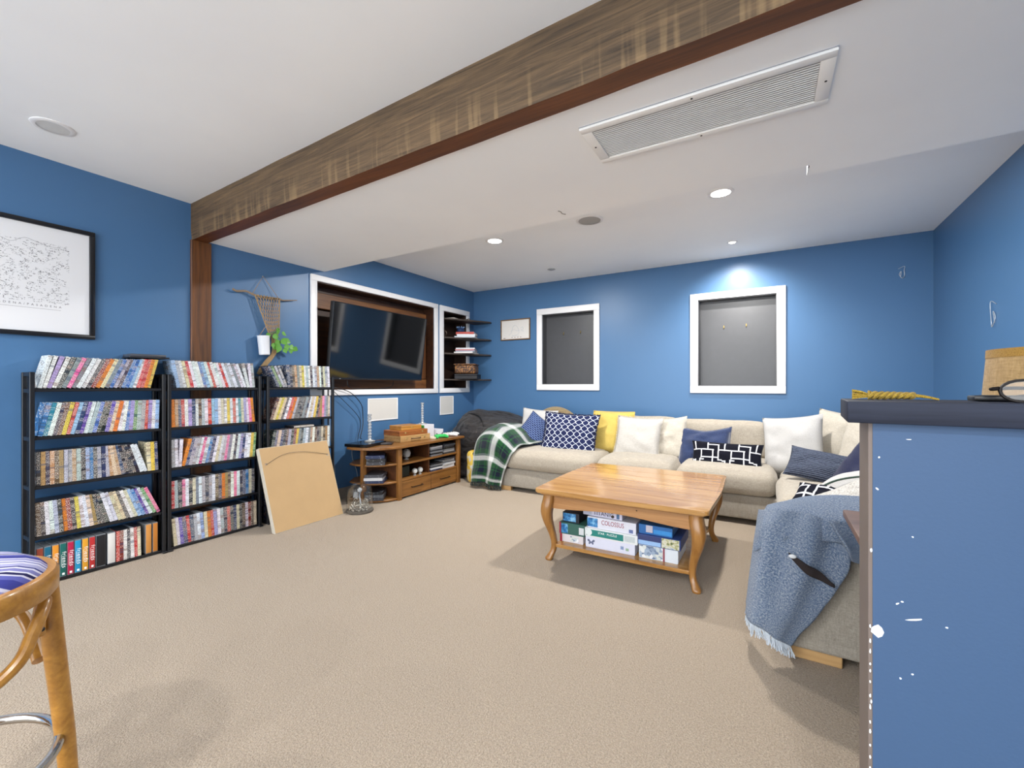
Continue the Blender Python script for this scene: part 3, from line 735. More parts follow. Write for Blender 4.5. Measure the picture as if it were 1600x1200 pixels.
for y_, z_, x_, sz, ang in ((2.10, 1.545, .08, .06, -60), (2.145, 1.60, .07, .062, -100), (2.17, 1.565, .075, .05, -30), (2.12, 1.50, .09, .075, -75), (2.16, 1.51, .095, .07, -50), (2.19, 1.50, .085, .06, -20), (2.14, 1.455, .10, .075, -110), (2.10, 1.47, .095, .065, -95),
                            (2.20, 1.465, .085, .06, -70), (2.235, 1.455, .08, .055, -30), (2.265, 1.44, .08, .055, -25), (2.245, 1.43, .08, .045, -80), (2.06, 1.545, .085, .055, -120), (2.18, 1.43, .09, .05, -60)):
    o = link('leaf', LEAF, mh); o.location = q(y_, z_, x_); o.scale = (sz,) * 3
    o.rotation_euler = (Matrix(((0, 0, 1), (1, 0, 0), (0, 1, 0))) @ Matrix.Rotation(R(ang), 3, 'Z') @ Matrix.Rotation(R(rnd.uniform(-30, 30)), 3, 'X')).to_euler()

# ================================================================== television
tv = thing('television', 'large black flat television tilted forward in the wood niche', 'television', (-3.535, 3.262, 1.535))
TW, TH_ = .648, .366
tvr = Matrix.Rotation(R(1.2), 4, 'Z') @ Matrix.Rotation(R(6.5), 4, 'Y')
M_scr = NT('dark_glossy_screen').fin(lin('#08090b'), .07, spec=.9)
mb = MB(); mb.box((-.045, -TW, -TH_), (-.004, TW, TH_), .006, 2, tvr); mb.build('back_shell', M_black, tv)
mb = MB(); mb.box((-.004, -TW + .006, -TH_ + .016), (.0, TW - .006, TH_ - .006), M=tvr); mb.build('screen', M_scr, tv, smooth=0)
for a, b, c_, d in ((-TW, TW, TH_ - .007, TH_), (-TW, TW, -TH_, -TH_ + .017), (-TW, -TW + .007, -TH_ + .017, TH_ - .007), (TW - .007, TW, -TH_ + .017, TH_ - .007)):
    mb = MB(); mb.box((-.006, a, c_), (.004, b, d), .0015, 1, tvr); mb.build('bezel', plain('gunmetal_bezel', '#25272b', .3, .4), tv)
mb = MB(); mb.box((.004, -.52, -TH_ + .006), (.0046, -.51, -TH_ + .010), M=tvr); mb.build('standby_light', plain('pale_dot', '#cfd6dd', .3), tv, smooth=0)
mb = MB(); mb.box((-.20, -.18, -.16), (-.04, .18, .16), .01, 1); mb.build('wall_bracket', M_black, tv)
def cord(name, label, pts, r, mat, n=40):
    mb = MB(); mb.tube(curve_pts(pts, n), r, 6); return tag(mb.build(name, mat), label, 'cable')
cord('cable', 'black cable looping along the bottom of the television niche', [(-3.60, 2.86, 1.165), (-3.60, 2.88, 1.10), (-3.615, 3.02, 1.082), (-3.66, 3.35, 1.082), (-3.66, 3.50, 1.10), (-3.65, 3.52, 1.16)], .004, M_black)
cord('cable', 'black cable dropping from the niche to the black box', [(-3.62, 2.62, 1.10), (-3.60, 2.73, 1.092), (-3.598, 2.90, 1.04), (-3.60, 3.03, .92), (-3.61, 3.06, .80), (-3.60, 3.05, .70), (-3.60, 3.02, .585), (-3.56, 3.00, .575)], .004, M_black)
cord('cable', 'thin black cable swinging just inside the thicker one', [(-3.615, 2.62, 1.11), (-3.60, 2.70, 1.06), (-3.605, 2.86, .93), (-3.61, 3.00, .80), (-3.61, 3.03, .70), (-3.61, 3.00, .60), (-3.57, 2.97, .580)], .0028, M_black)
cord('cable', 'thin grey cord hanging down the wall beside the canvas', [(-3.60, 2.66, 1.0), (-3.61, 2.665, .80), (-3.60, 2.68, .55), (-3.58, 2.70, .30), (-3.55, 2.66, .10), (-3.52, 2.60, .012)], .0032, plain('grey_cord', '#8d949c', .6))
cord('cable', 'thin grey cord hanging under the rounded stand end', [(-3.575, 2.90, .53), (-3.575, 2.90, .40), (-3.57, 2.95, .25), (-3.57, 2.96, .12), (-3.56, 2.93, .012)], .003, plain('grey_cord', '#8d949c', .6))

# in-wall speakers
for y0_, y1_, lab in ((3.144, 3.571, 'white in-wall speaker below the television niche'), (4.302, 4.575, 'narrow white in-wall speaker below the corner shelves')):
    r = thing('wall_speaker', lab, 'speaker', (LW, y0_, .735)); W_ = y1_ - y0_; H_ = .24
    for a, b, c_, d in ((0, W_, 0, .012), (0, W_, H_ - .012, H_), (0, .012, .012, H_ - .012), (W_ - .012, W_, .012, H_ - .012)):
        mb = MB(); mb.box((0, a, c_), (.010, b, d), .002); mb.build('rim_side', M_trim, r)
    mb = MB(); mb.box((0, .012, .012), (.007, W_ - .012, H_ - .012)); mb.build('speaker_cloth', plain('offwhite_speaker_mesh', '#cfccc6', .8, var=.08, scale=500), r, smooth=0)

# ================================================================== corner shelves and what lies on them
M_shelf = plain('dark_brown_shelf', '#3a3029', .5, var=.2, scale=12)
SZ = [1.985, 1.742, 1.535, 1.197]; SN = ['top', 'second', 'third', 'lowest']
for z, nm in zip(SZ, SN):
    mb = MB(); mb.prism([(-3.825, 4.372), (-3.617, 4.372), (-3.560, 4.46), (-3.47, 4.64), (-3.36, 4.86), (-3.315, 4.98), (-3.33, 5.03), (-3.612, 5.03), (-3.612, 4.848), (-3.825, 4.848)], -.018, 0, bev=.003)
    tag(mb.build('corner_shelf', M_shelf, loc=(0, 0, z)), f'{nm} of the four dark shelves in the corner niche', 'shelf', 'dark corner shelves')
def book(name, label, loc, size, rz, cover, pages='#dcd8cf', cat='book', group=None):
    r = thing(name, label, cat, loc, rz, group); a, b, h = size
    mb = MB(); mb.box((-a / 2 + .003, -b / 2 + .003, .0025), (a / 2 - .001, b / 2 - .003, h - .0025)); mb.build('pages', plain('page_paper', pages, .8, var=.1, scale=200), r, smooth=0)
    cm = plain('cover_' + cover.strip('#'), cover, .4)
    for z0, z1 in ((0, .0025), (h - .0025, h)):
        mb = MB(); mb.box((-a / 2, -b / 2, z0), (a / 2, b / 2, z1)); mb.build('cover', cm, r, smooth=0)
    mb = MB(); mb.box((-a / 2, -b / 2, 0), (-a / 2 + .003, b / 2, h)); mb.build('spine', cm, r, smooth=0)
    return r
g_ = 'books on the corner shelves'; bx0, by0 = -3.535, 4.735
book('book', 'large white book at the bottom of the second shelf stack', (bx0, by0, 1.742), (.36, .27, .020), R(118), '#c9cfd6', group=g_)
book('book', 'white book under the red one on the second shelf', (bx0 - .003, by0 + .01, 1.762), (.31, .24, .028), R(122), '#d5d9de', pages='#c9573a', group=g_)
book('book', 'red edged book on top of the second shelf stack', (bx0 - .003, by0 + .01, 1.788), (.30, .24, .032), R(116), '#b23a2c', pages='#c8cdd3', group=g_)
th = thing('glass_ornament', 'dark blue glass ornament sitting on the red book', 'ornament', (-3.58, 4.66, 1.822))
mb = MB(); mb.lathe([(.03, 0), (.05, .01), (.055, .035), (.035, .06), (.02, .07)], 14); mb.build('bowl', plain('dark_blue_glass', '#20355c', .15), th)
mb = MB()
for k in range(9):
    a = k * .7; mb.tube(curve_pts([(.03 * math.cos(a), .03 * math.sin(a), .045), (.045 * math.cos(a), .045 * math.sin(a), .075), (.055 * math.cos(a), .055 * math.sin(a), .055 + .01 * (k % 3))], 6), .006, 6)
mb.build('curled_glass', plain('blue_grey_glass', '#6a86ad', .15), th)
mb = MB(); mb.tube([(-3.70 + .045 * math.cos(k * math.pi / 10), 4.43 + .03 * math.cos(k * math.pi / 10), 1.795 + .045 * math.sin(k * math.pi / 10)) for k in range(20)], .005, 6, closed=True)
tag(mb.build('ring_ornament', plain('tarnished_metal', '#4c3f34', .4, .5)), 'thin dark ring standing on the second corner shelf', 'ornament')
for k, (cx, w_, h_, lab) in enumerate((('#d7d4d2', .36, .022, 'wide white magazine at the bottom of the third shelf stack'), ('#8a93a6', .33, .016, 'grey magazine second from the bottom on the third shelf'), ('#c0706c', .31, .018, 'dusty red magazine third from the bottom on the third shelf'), ('#d9dade', .32, .018, 'white magazine topping the third shelf stack'))):
    book('magazine', lab, (bx0 - .004 * k, by0 + .004 * k, 1.535 + (0, .022, .038, .056)[k]), (w_, .25, h_), R((112, 120, 117, 121)[k]), cx, cat='magazine', group='magazines on the third corner shelf')
book('book', 'pale open book lying on the top corner shelf', (-3.64, 4.55, 1.985), (.20, .16, .012), R(100), '#cfcac0', group=g_)
th = thing('metal_ornament', 'small dark metal ornament on the top corner shelf', 'ornament', (-3.54, 4.72, 1.985))
mb = MB(); mb.tube(curve_pts([(-.05, 0, .006), (-.02, .01, .02), (.02, -.01, .012), (.05, .01, .022), (.07, 0, .008)], 16), .006, 6); mb.build('twisted_body', plain('tarnished_metal', '#4c3f34', .4, .5), th)
bb = thing('flat_box', 'flat black lidded box on the lowest corner shelf', 'box', (bx0 + .02, by0, 1.197), R(118))
mb = MB(); mb.box((-.19, -.15, 0), (.19, .15, .045), .004); mb.build('box_body', plain('matt_black_card', '#14141a', .6), bb)
mb = MB(); mb.box((-.192, -.152, .045), (.192, .152, .066), .004); mb.build('lid', plain('matt_black_card', '#14141a', .6), bb)
t = NT('leopard_pattern'); vo = t.n('TexVoronoi', Vector=t.co('Object'), Scale=58.0)
M_leo = t.fin(t.ramp(vo.outputs['Distance'], [(.0, '#1d100a'), (.42, '#2c180e'), (.55, '#6b4526'), (.8, '#97693a')]), .6)
bk = thing('patterned_basket', 'brown mottled lidded basket on the lowest corner shelf', 'basket', (bx0, by0, 1.263), R(118))
mb = MB(); mb.cushion((0, 0, .062), (.35, .28, .122), .03, 0, 6, .002); mb.build('basket_body', M_leo, bk)
mb = MB(); mb.cushion((0, 0, .128), (.36, .29, .018), .008, 0, 4, .001); mb.build('lid', M_leo, bk)
# small framed sketch on the back wall
sp = thing('framed_sketch', 'small pale sketch in a thin brown frame on the back wall', 'picture', (-2.949, BW, 1.722))
w2, h2 = .228, .280
for a, b, c_, d in ((-w2, w2, 0, .014), (-w2, w2, h2 - .014, h2), (-w2, -w2 + .014, .014, h2 - .014), (w2 - .014, w2, .014, h2 - .014)):
    mb = MB(); mb.box((a, -.018, c_), (b, -.001, d), .002); mb.build('frame_side', wood('picture_frame_wood', '#4a3624', '#8a6b45', 0, 1, .4), sp)
mb = MB(); mb.box((-w2 + .01, -.008, .01), (w2 - .01, -.002, h2 - .01)); pa_ = mb.build('paper', plain('cream_paper', '#d9d6d2', .6, var=.02), sp, smooth=0)
mb = MB()
for pts in ([(-.10, .07), (-.06, .10), (-.04, .17), (0, .20), (.04, .16), (.06, .10), (.03, .07), (-.05, .06)], [(-.07, .12), (-.02, .14), (.03, .12), (.07, .13)], [(.08, .15), (.11, .17), (.12, .14), (.09, .13), (.13, .11)], [(-.05, .05), (0, .055), (.06, .05)]):
    mb.tube(curve_pts([(a, -.0085, b) for a, b in pts], 20), .0014, 4)
mb.build('sketch_lines', plain('grey_blue_pencil', '#9aa7b5', .7), pa_)
mb = MB()
for k in range(4): mb.sphere((-.05 + .045 * k, -.0085, .035), .006, 8, 5, (1, .1, 1))
mb.sphere((-.17, -.0085, .028), .014, 8, 5, (1.6, .05, .35)); mb.build('sketch_marks', plain('dark_red_ink', '#5c3a3a', .7), pa_)
# ================================================================== leaning canvas, seen from its papered back
cv = thing('leaning_canvas', 'papered back of a stretched canvas leaning on a rack', 'canvas', (-3.185, 2.19, 0.0), rot=(0, R(-20.0), R(-.3)))
M_kraft = plain('kraft_backing_paper', '#b4956b', .8, var=.07, scale=7, bump=.25)
M_canv = plain('primed_canvas', '#bfb9ac', .8, var=.05, scale=300, bump=.2)
CWd, CHt = .302, .665
for a, b, c_, d in ((-CWd, -CWd + .03, 0, CHt), (CWd - .03, CWd, 0, CHt), (-CWd + .03, CWd - .03, 0, .03), (-CWd + .03, CWd - .03, CHt - .03, CHt)):
    mb = MB(); mb.box((-.036, a, c_), (0, b, d), .002); mb.build('stretcher_bar', M_canv, cv)
mb = MB(); mb.box((-.038, -CWd, 0), (-.036, CWd, CHt)); mb.build('canvas_face', M_canv, cv, smooth=0)
mb = MB(); rows = []
for i in range(13):
    rows.append([Vector((.0012 + .0012 * noise.noise((j * .8, i * .8, 1)), -CWd + .004 + (2 * CWd - .008) * j / 12, .004 + (CHt - .008) * i / 12)) for j in range(13)])
mb.grid(rows); mb.smooth = True; mb.build('backing_paper', M_kraft, cv)
mb = MB(); mb.tube(curve_pts([(.006, -CWd + .035, CHt - .135), (.010, -.12, CHt - .075), (.010, .05, CHt - .075), (.006, CWd - .03, CHt - .125)], 24), .0016, 5); mb.build('hanging_wire', plain('dark_wire', '#4a4038', .4, .6), cv)
for yy in (-CWd + .035, CWd - .03):
    mb = MB(); mb.tube([(.004 + .0, yy + .007 * math.cos(k * .7), CHt - .132 + .007 * math.sin(k * .7)) for k in range(9)], .0015, 5, closed=True); mb.build('screw_eye', M_steel, cv)

# ================================================================== media stand with a rounded end
M_oak = wood('golden_oak_veneer', '#5f3a17', '#9a6a34', 1, 1.0, .4, .1)
M_oakv = wood('golden_oak_upright', '#5f3a17', '#9a6a34', 2, 1.0, .4, .1)
M_in = wood('stand_inner_veneer', '#3d2210', '#63391c', 1, 1.0, .5, .1)
ST = thing('media_stand', 'oak media stand with rounded open end and two drawers', 'media stand', (-3.62, 2.78, 0))
def sl(x, y, z=0): return (x + 3.62, y - 2.78, z)
def outline(xf, y_end, ylow, yr):
    P = [(-3.615, yr), (-3.615, 3.0), (-3.56, 2.87)]
    cx, cy, rx, ry = -3.42, 3.06, (xf + 3.42), (3.06 - ylow)
    for k in range(11):
        a = R(-95 + 95 * k / 10); P.append((cx + rx * math.cos(a), cy + ry * math.sin(a)))
    P.append((xf, yr))
    return [sl(*p)[:2] for p in P]
mb = MB(); mb.prism(outline(-3.045, 0, 2.735, 4.035), .508, .532, bev=.004, seg=2); mb.build('stand_top', M_oak, ST)
for z in (.362, .190, .026):
    P = [sl(*p)[:2] for p in [(-3.61, 3.06), (-3.61, 2.95)]]
    for k in range(10):
        a = R(-110 + 108 * k / 9); P.append(sl(-3.40 + .30 * math.cos(a), 3.06 + .265 * math.sin(a))[:2])
    P.append(sl(-3.10, 3.06)[:2])
    mb = MB(); mb.prism(P, z - .018, z, bev=.003); mb.build('rounded_shelf', M_oak, ST)
for x, y in ((-3.085, 3.062), (-3.085, 3.985), (-3.30, 2.815)):
    mb = MB(); mb.box(sl(x - .034, y - .022, 0), sl(x + .006, y + .022, .508), .004, 2); mb.build('upright', M_oakv, ST)
mb = MB(); mb.box(sl(-3.60, 3.05, .02), sl(-3.115, 3.07, .508)); mb.build('side_panel', M_in, ST, smooth=0)
mb = MB(); mb.box(sl(-3.60, 3.985, .02), sl(-3.115, 4.005, .508)); mb.build('side_panel', M_in, ST, smooth=0)
mb = MB(); mb.box(sl(-3.61, 3.05, .02), sl(-3.60, 4.005, .508)); mb.build('back_panel', M_in, ST, smooth=0)
mb = MB(); mb.box(sl(-3.60, 3.515, .19), sl(-3.13, 3.532, .508)); mb.build('divider', M_in, ST, smooth=0)
for z in (.350, .190):
    mb = MB(); mb.box(sl(-3.60, 3.07, z - .018), sl(-3.10, 3.985, z), .002); mb.build('shelf', M_oak, ST)
mb = MB(); mb.box(sl(-3.60, 3.07, .012), sl(-3.13, 3.985, .026)); mb.build('bottom_board', M_in, ST, smooth=0)
for a, b in ((3.088, 3.520), (3.526, 3.960)):
    mb = MB(); mb.box(sl(-3.118, a, .018), sl(-3.098, b, .168), .003); d = mb.build('drawer', M_oak, ST)
    c_ = (a + b) / 2; mb = MB(); mb.tube([sl(-3.098, c_ - .075, .098), sl(-3.078, c_ - .075, .098), sl(-3.074, c_, .098), sl(-3.078, c_ + .075, .098), sl(-3.098, c_ + .075, .098)], .005, 8); mb.build('handle', plain('dark_bronze', '#3a2c22', .35, .7), d)

# on the stand
bx = thing('cable_box', 'flat black set-top box overhanging the rounded stand end', 'set-top box', (-3.38, 2.90, .532), R(12))
mb = MB(); mb.box((-.12, -.16, .004), (.13, .15, .030), .003); mb.build('casing', plain('glossy_black_casing', '#101114', .18), bx)
for x in (-.09, .1):
    for y in (-.07, .12):
        mb = MB(); mb.lathe([(.01, 0), (.01, .005)], 10, Matrix.Translation((x, y, 0))); mb.build('rubber_foot', M_black, bx)
bx = thing('game_console', 'slim dark console lying beside the wooden cases', 'console', (-3.30, 3.02, .532), R(38))
mb = MB(); mb.box((-.11, -.05, 0), (.11, .07, .020), .004, 2); mb.build('casing', plain('dark_brown_casing', '#2a2322', .35), bx)
M_crys = NT('clear_crystal'); M_crys.b.inputs['Transmission Weight'].default_value = .55; M_crys = M_crys.fin(lin('#d5d9dd'), .05, spec=.8)
def candlestick(loc, label, n, r0):
    c = thing('crystal_candlestick', label, 'candlestick', loc)
    mb = MB(); mb.lathe([(.050, 0), (.052, .006), (.046, .012), (.02, .018), (.014, .028)], 20); mb.build('foot', plain('pale_silver_base', '#c9c9c6', .25, .6), c)
    z = .028
    for k in range(n):
        mb = MB(); mb.sphere((0, 0, z + r0 * .82), r0, 8, 6); mb.build('crystal_bead', M_crys, c, smooth=0); z += r0 * 1.66
    mb = MB(); mb.lathe([(.012, z), (.019, z + .012), (.021, z + .026), (.014, z + .026), (.012, z + .012)], 14); mb.build('candle_cup', M_crys, c)
candlestick((-3.40, 2.965, .562), 'beaded crystal candlestick on the black set-top box', 7, .0185)
# wooden cases stacked
M_c1 = wood('pale_case_wood', '#8a653a', '#c09a63', 1, 1.5, .5, .1); M_c2 = wood('red_brown_case_wood', '#6d3a17', '#a5642c', 1, 1.5, .45, .1); M_c3 = wood('honey_case_wood', '#8c5a20', '#c08a3e', 1, 1.5, .45, .1)
def wcase(name, label, cx, cy, z, a, b, h, mat, rz, kind):
    r = thing(name, label, 'case', (cx, cy, z), rz, 'wooden cases stacked on the media stand')
    mb = MB(); mb.box((-a / 2, -b / 2, 0), (a / 2, b / 2, h * .58), .003); mb.build('case_body', mat, r)
    mb = MB(); mb.box((-a / 2, -b / 2, h * .59), (a / 2, b / 2, h), .003); ld_ = mb.build('lid', mat, r)
    for yy in ((-b * .3, b * .3) if kind != 'one' else (0,)):
        mb = MB(); mb.box((a / 2, yy - .008, h * .42), (a / 2 + .004, yy + .008, h * .75), .001); mb.build('latch', plain('pale_brass', '#c9b27a', .3, .8), ld_)
    if kind == 'handle':
        mb = MB(); mb.tube(curve_pts([(a / 2, -.06, h * .5), (a / 2 + .016, -.05, h * .5), (a / 2 + .018, 0, h * .48), (a / 2 + .016, .05, h * .5), (a / 2, .06, h * .5)], 14), .005, 6); mb.build('handle', plain('dark_leather', '#3a2617', .6), r)
        for yy in (-b / 2 + .02, b / 2 - .02):
            mb = MB(); mb.box((a / 2 - .02, yy - .02, -.0005), (a / 2 + .002, yy + .02, h + .001), .002); mb.build('corner_guard', M_c1, r)
wcase('wooden_case', 'pale wooden carry case at the bottom of the case stack', -3.345, 3.425, .532, .27, .40, .062, M_c1, R(-6), 'handle')
wcase('wooden_case', 'red brown wooden case in the middle of the stack', -3.355, 3.415, .594, .26, .38, .052, M_c2, R(-6), 'two')
wcase('wooden_case', 'small honey coloured wooden case on top of the stack', -3.365, 3.42, .646, .20, .27, .045, M_c3, R(-6), 'one')
wb_ = plain('white_carton', '#d9d6dc', .5, var=.03)
r = thing('white_carton', 'white carton with green side panel on the stand', 'box', (-3.40, 3.74, .532), R(-4))
mb = MB(); mb.box((-.09, -.075, 0), (.09, .075, .140), .002); mb.build('carton_body', wb_, r)
mb = MB(); mb.box((-.088, -.0765, .05), (.088, -.075, .138)); mb.build('green_panel', plain('bright_green_print', '#58b84f', .5), r, smooth=0)
r = thing('white_carton', 'small low white carton behind the game controllers', 'box', (-3.36, 3.875, .532), R(-4))
mb = MB(); mb.box((-.09, -.055, 0), (.09, .055, .078), .002); mb.build('carton_body', wb_, r); mb = MB(); mb.box((-.0905, -.0555, .06), (.0905, .0555, .0785), .001); mb.build('lid', wb_, r)
r = thing('white_carton', 'flat white card box lying beside the wooden cases', 'box', (-3.19, 3.66, .532), R(4))
mb = MB(); mb.box((-.05, -.045, 0), (.05, .045, .016), .001); mb.build('carton_body', plain('ivory_card', '#dcd0bb', .5), r); mb = MB(); mb.box((-.051, -.046, .012), (.051, .046, .0175), .001); mb.build('lid', plain('ivory_card', '#dcd0bb', .5), r)
candlestick((-3.42, 3.74, .672), 'beaded crystal candlestick standing on the white carton', 7, .0165)
def controller(loc, rz, c, label):
    r = thing('game_controller', label, 'controller', loc, rz); m = plain('shell_' + c.strip('#'), c, .35, var=.03)
    mb = MB(); mb.cushion((0, 0, .022), (.075, .11, .032), .014, .003, 5); mb.build('shell', m, r)
    for s in (-1, 1):
        mb = MB(); mb.tube(curve_pts([(.0, s * .045, .024), (.04, s * .058, .020), (.075, s * .062, .014)], 8), [.019, .019, .019, .018, .017, .015, .013, .009], 10); mb.build('grip', m, r)
        mb = MB(); mb.lathe([(.007, .036), (.006, .044), (.009, .047), (.008, .050)], 10, Matrix.Translation((-.005 + .012 * s, s * .026, 0))); mb.build('thumb_stick', plain('grey_rubber', '#4c4f55', .6), r)
controller((-3.16, 3.735, .532), R(-20), '#37b257', 'green game controller on the oak stand')
controller((-3.19, 3.865, .532), R(10), '#d7d5d0', 'white game controller beside the green one')
controller((-3.18, 3.975, .532), R(30), '#d9d9d9', 'white game controller at the far stand corner')

# in the stand: stacks of flat cases and speakers
GC = {}
t = NT('stored_case_print'); oi = t.n('ObjectInfo'); n_ = t.noise(t.co('Object', (40, 40, 90)), 1, 2, .6)
M_flat = t.fin(t.mix(t.math('MULTIPLY', t.math('GREATER_THAN', n_, .62), .6), oi.outputs['Color'], lin('#9aa0a8')), .3)
def flat_case(label, loc, rz, c, dims=(.135, .19, .0165), group='game cases stored in the media stand'):
    k = dims
    if k not in GC:
        a, b, h = dims; mb = MB(); mb.box((-a / 2, -b / 2, 0), (a / 2, b / 2, h), .001)
        for f in mb.bm.faces:
            f.normal_update()
        me = bpy.data.meshes.new('flat_case'); bmesh.ops.recalc_face_normals(mb.bm, faces=mb.bm.faces); mb.bm.to_mesh(me); mb.bm.free(); me.materials.append(M_flat); GC[k] = me
    o = link('game_case', GC[k], loc=loc, rot=(0, 0, rz)); o.color = (*lin(c), 1)
    return tag(o, label, 'game case', group)
cols = {'silver': '#8f9196', 'black': '#1b1b20', 'charcoal': '#3a3b42', 'white': '#c3c3c6', 'navy': '#1f2d50', 'grey': '#5d6066'}
def stack(x, y, z, seq, where, dims=(.135, .19, .0165), rz=0, seed=0):
    r_ = random.Random(seed)
    for i, cn in enumerate(seq):
        flat_case(f'{cn} game case, {ordinal(i + 1)} from the bottom, {where}', (x + r_.uniform(-.006, .006), y + r_.uniform(-.008, .008), z + i * (dims[2] + .0006)), rz + R(r_.uniform(-4, 4)), cols[cn], dims)
stack(-3.19, 3.645, .3505, ['silver', 'black', 'silver', 'charcoal', 'silver', 'white'], 'upper cubby stack near the divider', seed=1)
stack(-3.19, 3.855, .3505, ['charcoal', 'white', 'silver', 'black', 'charcoal', 'grey', 'black'], 'upper cubby stack near the sofa', seed=2)
stack(-3.19, 3.645, .1905, ['navy', 'white', 'charcoal', 'silver', 'black'], 'lower cubby stack near the divider', seed=3)
stack(-3.19, 3.855, .1905, ['white', 'white', 'white', 'grey', 'silver', 'charcoal'], 'lower cubby stack near the sofa', (.135, .20, .018), seed=4)
D2 = (.17, .26, .030)
stack(-3.28, 2.945, .3625, ['charcoal', 'black', 'navy'], 'upper rounded shelf', D2, R(40), 5)
stack(-3.28, 2.945, .1905, ['navy', 'white', 'charcoal'], 'middle rounded shelf', (.17, .25, .026), R(35), 6)
stack(-3.28, 2.945, .0265, ['charcoal', 'grey', 'black'], 'lowest rounded shelf', (.17, .24, .027), R(38), 7)
stack(-3.44, 3.00, .3625, ['silver', 'white', 'charcoal'], 'back of the upper rounded shelf', (.135, .10, .018), R(5), 8)
def ball_speaker(loc, r0, label):
    r = thing('desk_speaker', label, 'speaker', loc, R(-18)); ms = plain('silver_speaker_shell', '#b3b5b3', .35, .3)
    mb = MB(); mb.lathe([(r0 * .55, 0), (r0 * .55, .006), (r0 * .2, .012), (r0 * .2, .02)], 16); mb.build('speaker_base', ms, r)
    mb = MB(); mb.lathe([(.001, -r0 * .7), (r0 * .75, -r0 * .62), (r0, -r0 * .2), (r0, r0 * .25), (r0 * .8, r0 * .55), (.001, r0 * .6)], 8, Matrix.Translation((0, 0, r0 + .014)) @ Matrix.Rotation(R(90), 4, 'Y')); mb.build('speaker_shell', ms, r, smooth=20)
    mb = MB(); mb.lathe([(.001, 0), (r0 * .62, 0), (r0 * .6, .004), (.001, .006)], 20, Matrix.Translation((r0 * .6, 0, r0 + .014)) @ Matrix.Rotation(R(90), 4, 'Y')); mb.build('speaker_cone', plain('light_speaker_mesh', '#c6c8c6', .6), r)
ball_speaker((-3.20, 3.14, .3505), .048, 'silver faceted speaker half behind the stand upright')
ball_speaker((-3.24, 3.30, .3505), .048, 'silver faceted speaker in the middle of the upper cubby')
ball_speaker((-3.15, 3.33, .1905), .030, 'small silver speaker in the lower cubby, beside the black box')
ball_speaker((-3.15, 3.41, .1905), .030, 'small silver speaker in the lower cubby, beside the divider')
r = thing('amplifier', 'black boxy amplifier deep in the lower cubby', 'amplifier', (-3.27, 3.19, .190))
mb = MB(); mb.box((-.12, -.09, 0), (.10, .09, .11), .004); mb.build('casing', M_black, r); mb = MB(); mb.box((.10, -.08, .01), (.103, .08, .10), .001); mb.build('front_panel', plain('green_black_panel', '#1a211c', .3), r)

# glass cloche with wire lights on the floor
cl = thing('glass_cloche', 'glass dome over a coil of wire lights on the carpet', 'cloche', (-3.125, 2.615, 0))
mb = MB(); mb.lathe([(.001, 0), (.112, 0), (.116, .008), (.116, .018), (.108, .020), (.001, .020)], 40); mb.build('cloche_base', plain('grey_stone_base', '#57524c', .5, var=.3, scale=60), cl)
mb = MB(); mb.lathe([(.112, .02), (.113, .10), (.110, .165), (.100, .205), (.080, .235), (.05, .252), (.022, .258), (.001, .259)], 40, caps=False); mb.build('dome', glassy('clear_dome_glass', (.97, .98, .98), .05), cl)
mb = MB(); pts = []
r_ = random.Random(3)
for k in range(150):
    a = k * .42; rr = .035 + .055 * r_.random(); pts.append((rr * math.cos(a), rr * math.sin(a), .03 + .05 * r_.random() + .00025 * k * (1 if rr < .06 else .2)))
mb.tube(curve_pts(pts, 500), .0014, 4); mb.build('wire_coil', plain('silver_wire', '#b8b4aa', .3, .8), cl)
mb = MB(); mb.tube(curve_pts([(0, 0, .02), (.01, .0, .08), (-.012, .008, .13), (.01, -.004, .18), (0, 0, .2)], 20), .006, 6); mb.sphere((.0, 0, .19), .022, 10, 8); mb.build('inner_stem', M_crys, cl)
for k in range(26):
    a = k * 2.4; rr = .09 * math.sqrt((k + .5) / 26)
    mb = MB(); mb.sphere((0, 0, 0), .010 + .004 * r_.random(), 6, 4, (1, 1, .7)); mb.build('pebble', plain('grey_pebble', '#8d877e', .6, var=.3, scale=9), cl, loc=(rr * math.cos(a), rr * math.sin(a), .027))

# ================================================================== yellow printed bag beside the stand
bag = thing('printed_bag', 'yellow and white printed bag slumped beside the media stand', 'bag', (-2.93, 4.10, 0), R(-12))
mb = MB(); mb.cushion((0, 0, .185), (.16, .22, .36), .06, 0, 8, .03, 3); 
t = NT('yellow_bag_print'); v = t.co('Object'); n = t.noise(v, 9, 2); vo = t.n('TexVoronoi', Vector=v, Scale=7.0)
cc = t.ramp(n, [(.40, '#cfcabd'), (.48, '#d9b94a'), (.60, '#d3ab38')], 'LINEAR'); cc = t.mix(t.math('LESS_THAN', vo.outputs['Distance'], .22), cc, lin('#1d1d1f'))
mb.build('bag_body', t.fin(cc, .45), bag)
mb = MB(); mb.tube(curve_pts([(.03, -.06, .33), (.05, -.03, .40), (.05, .03, .40), (.03, .06, .33)], 12), .006, 6); mb.build('bag_handle', plain('cream_strap', '#cfc8b4', .7), bag)
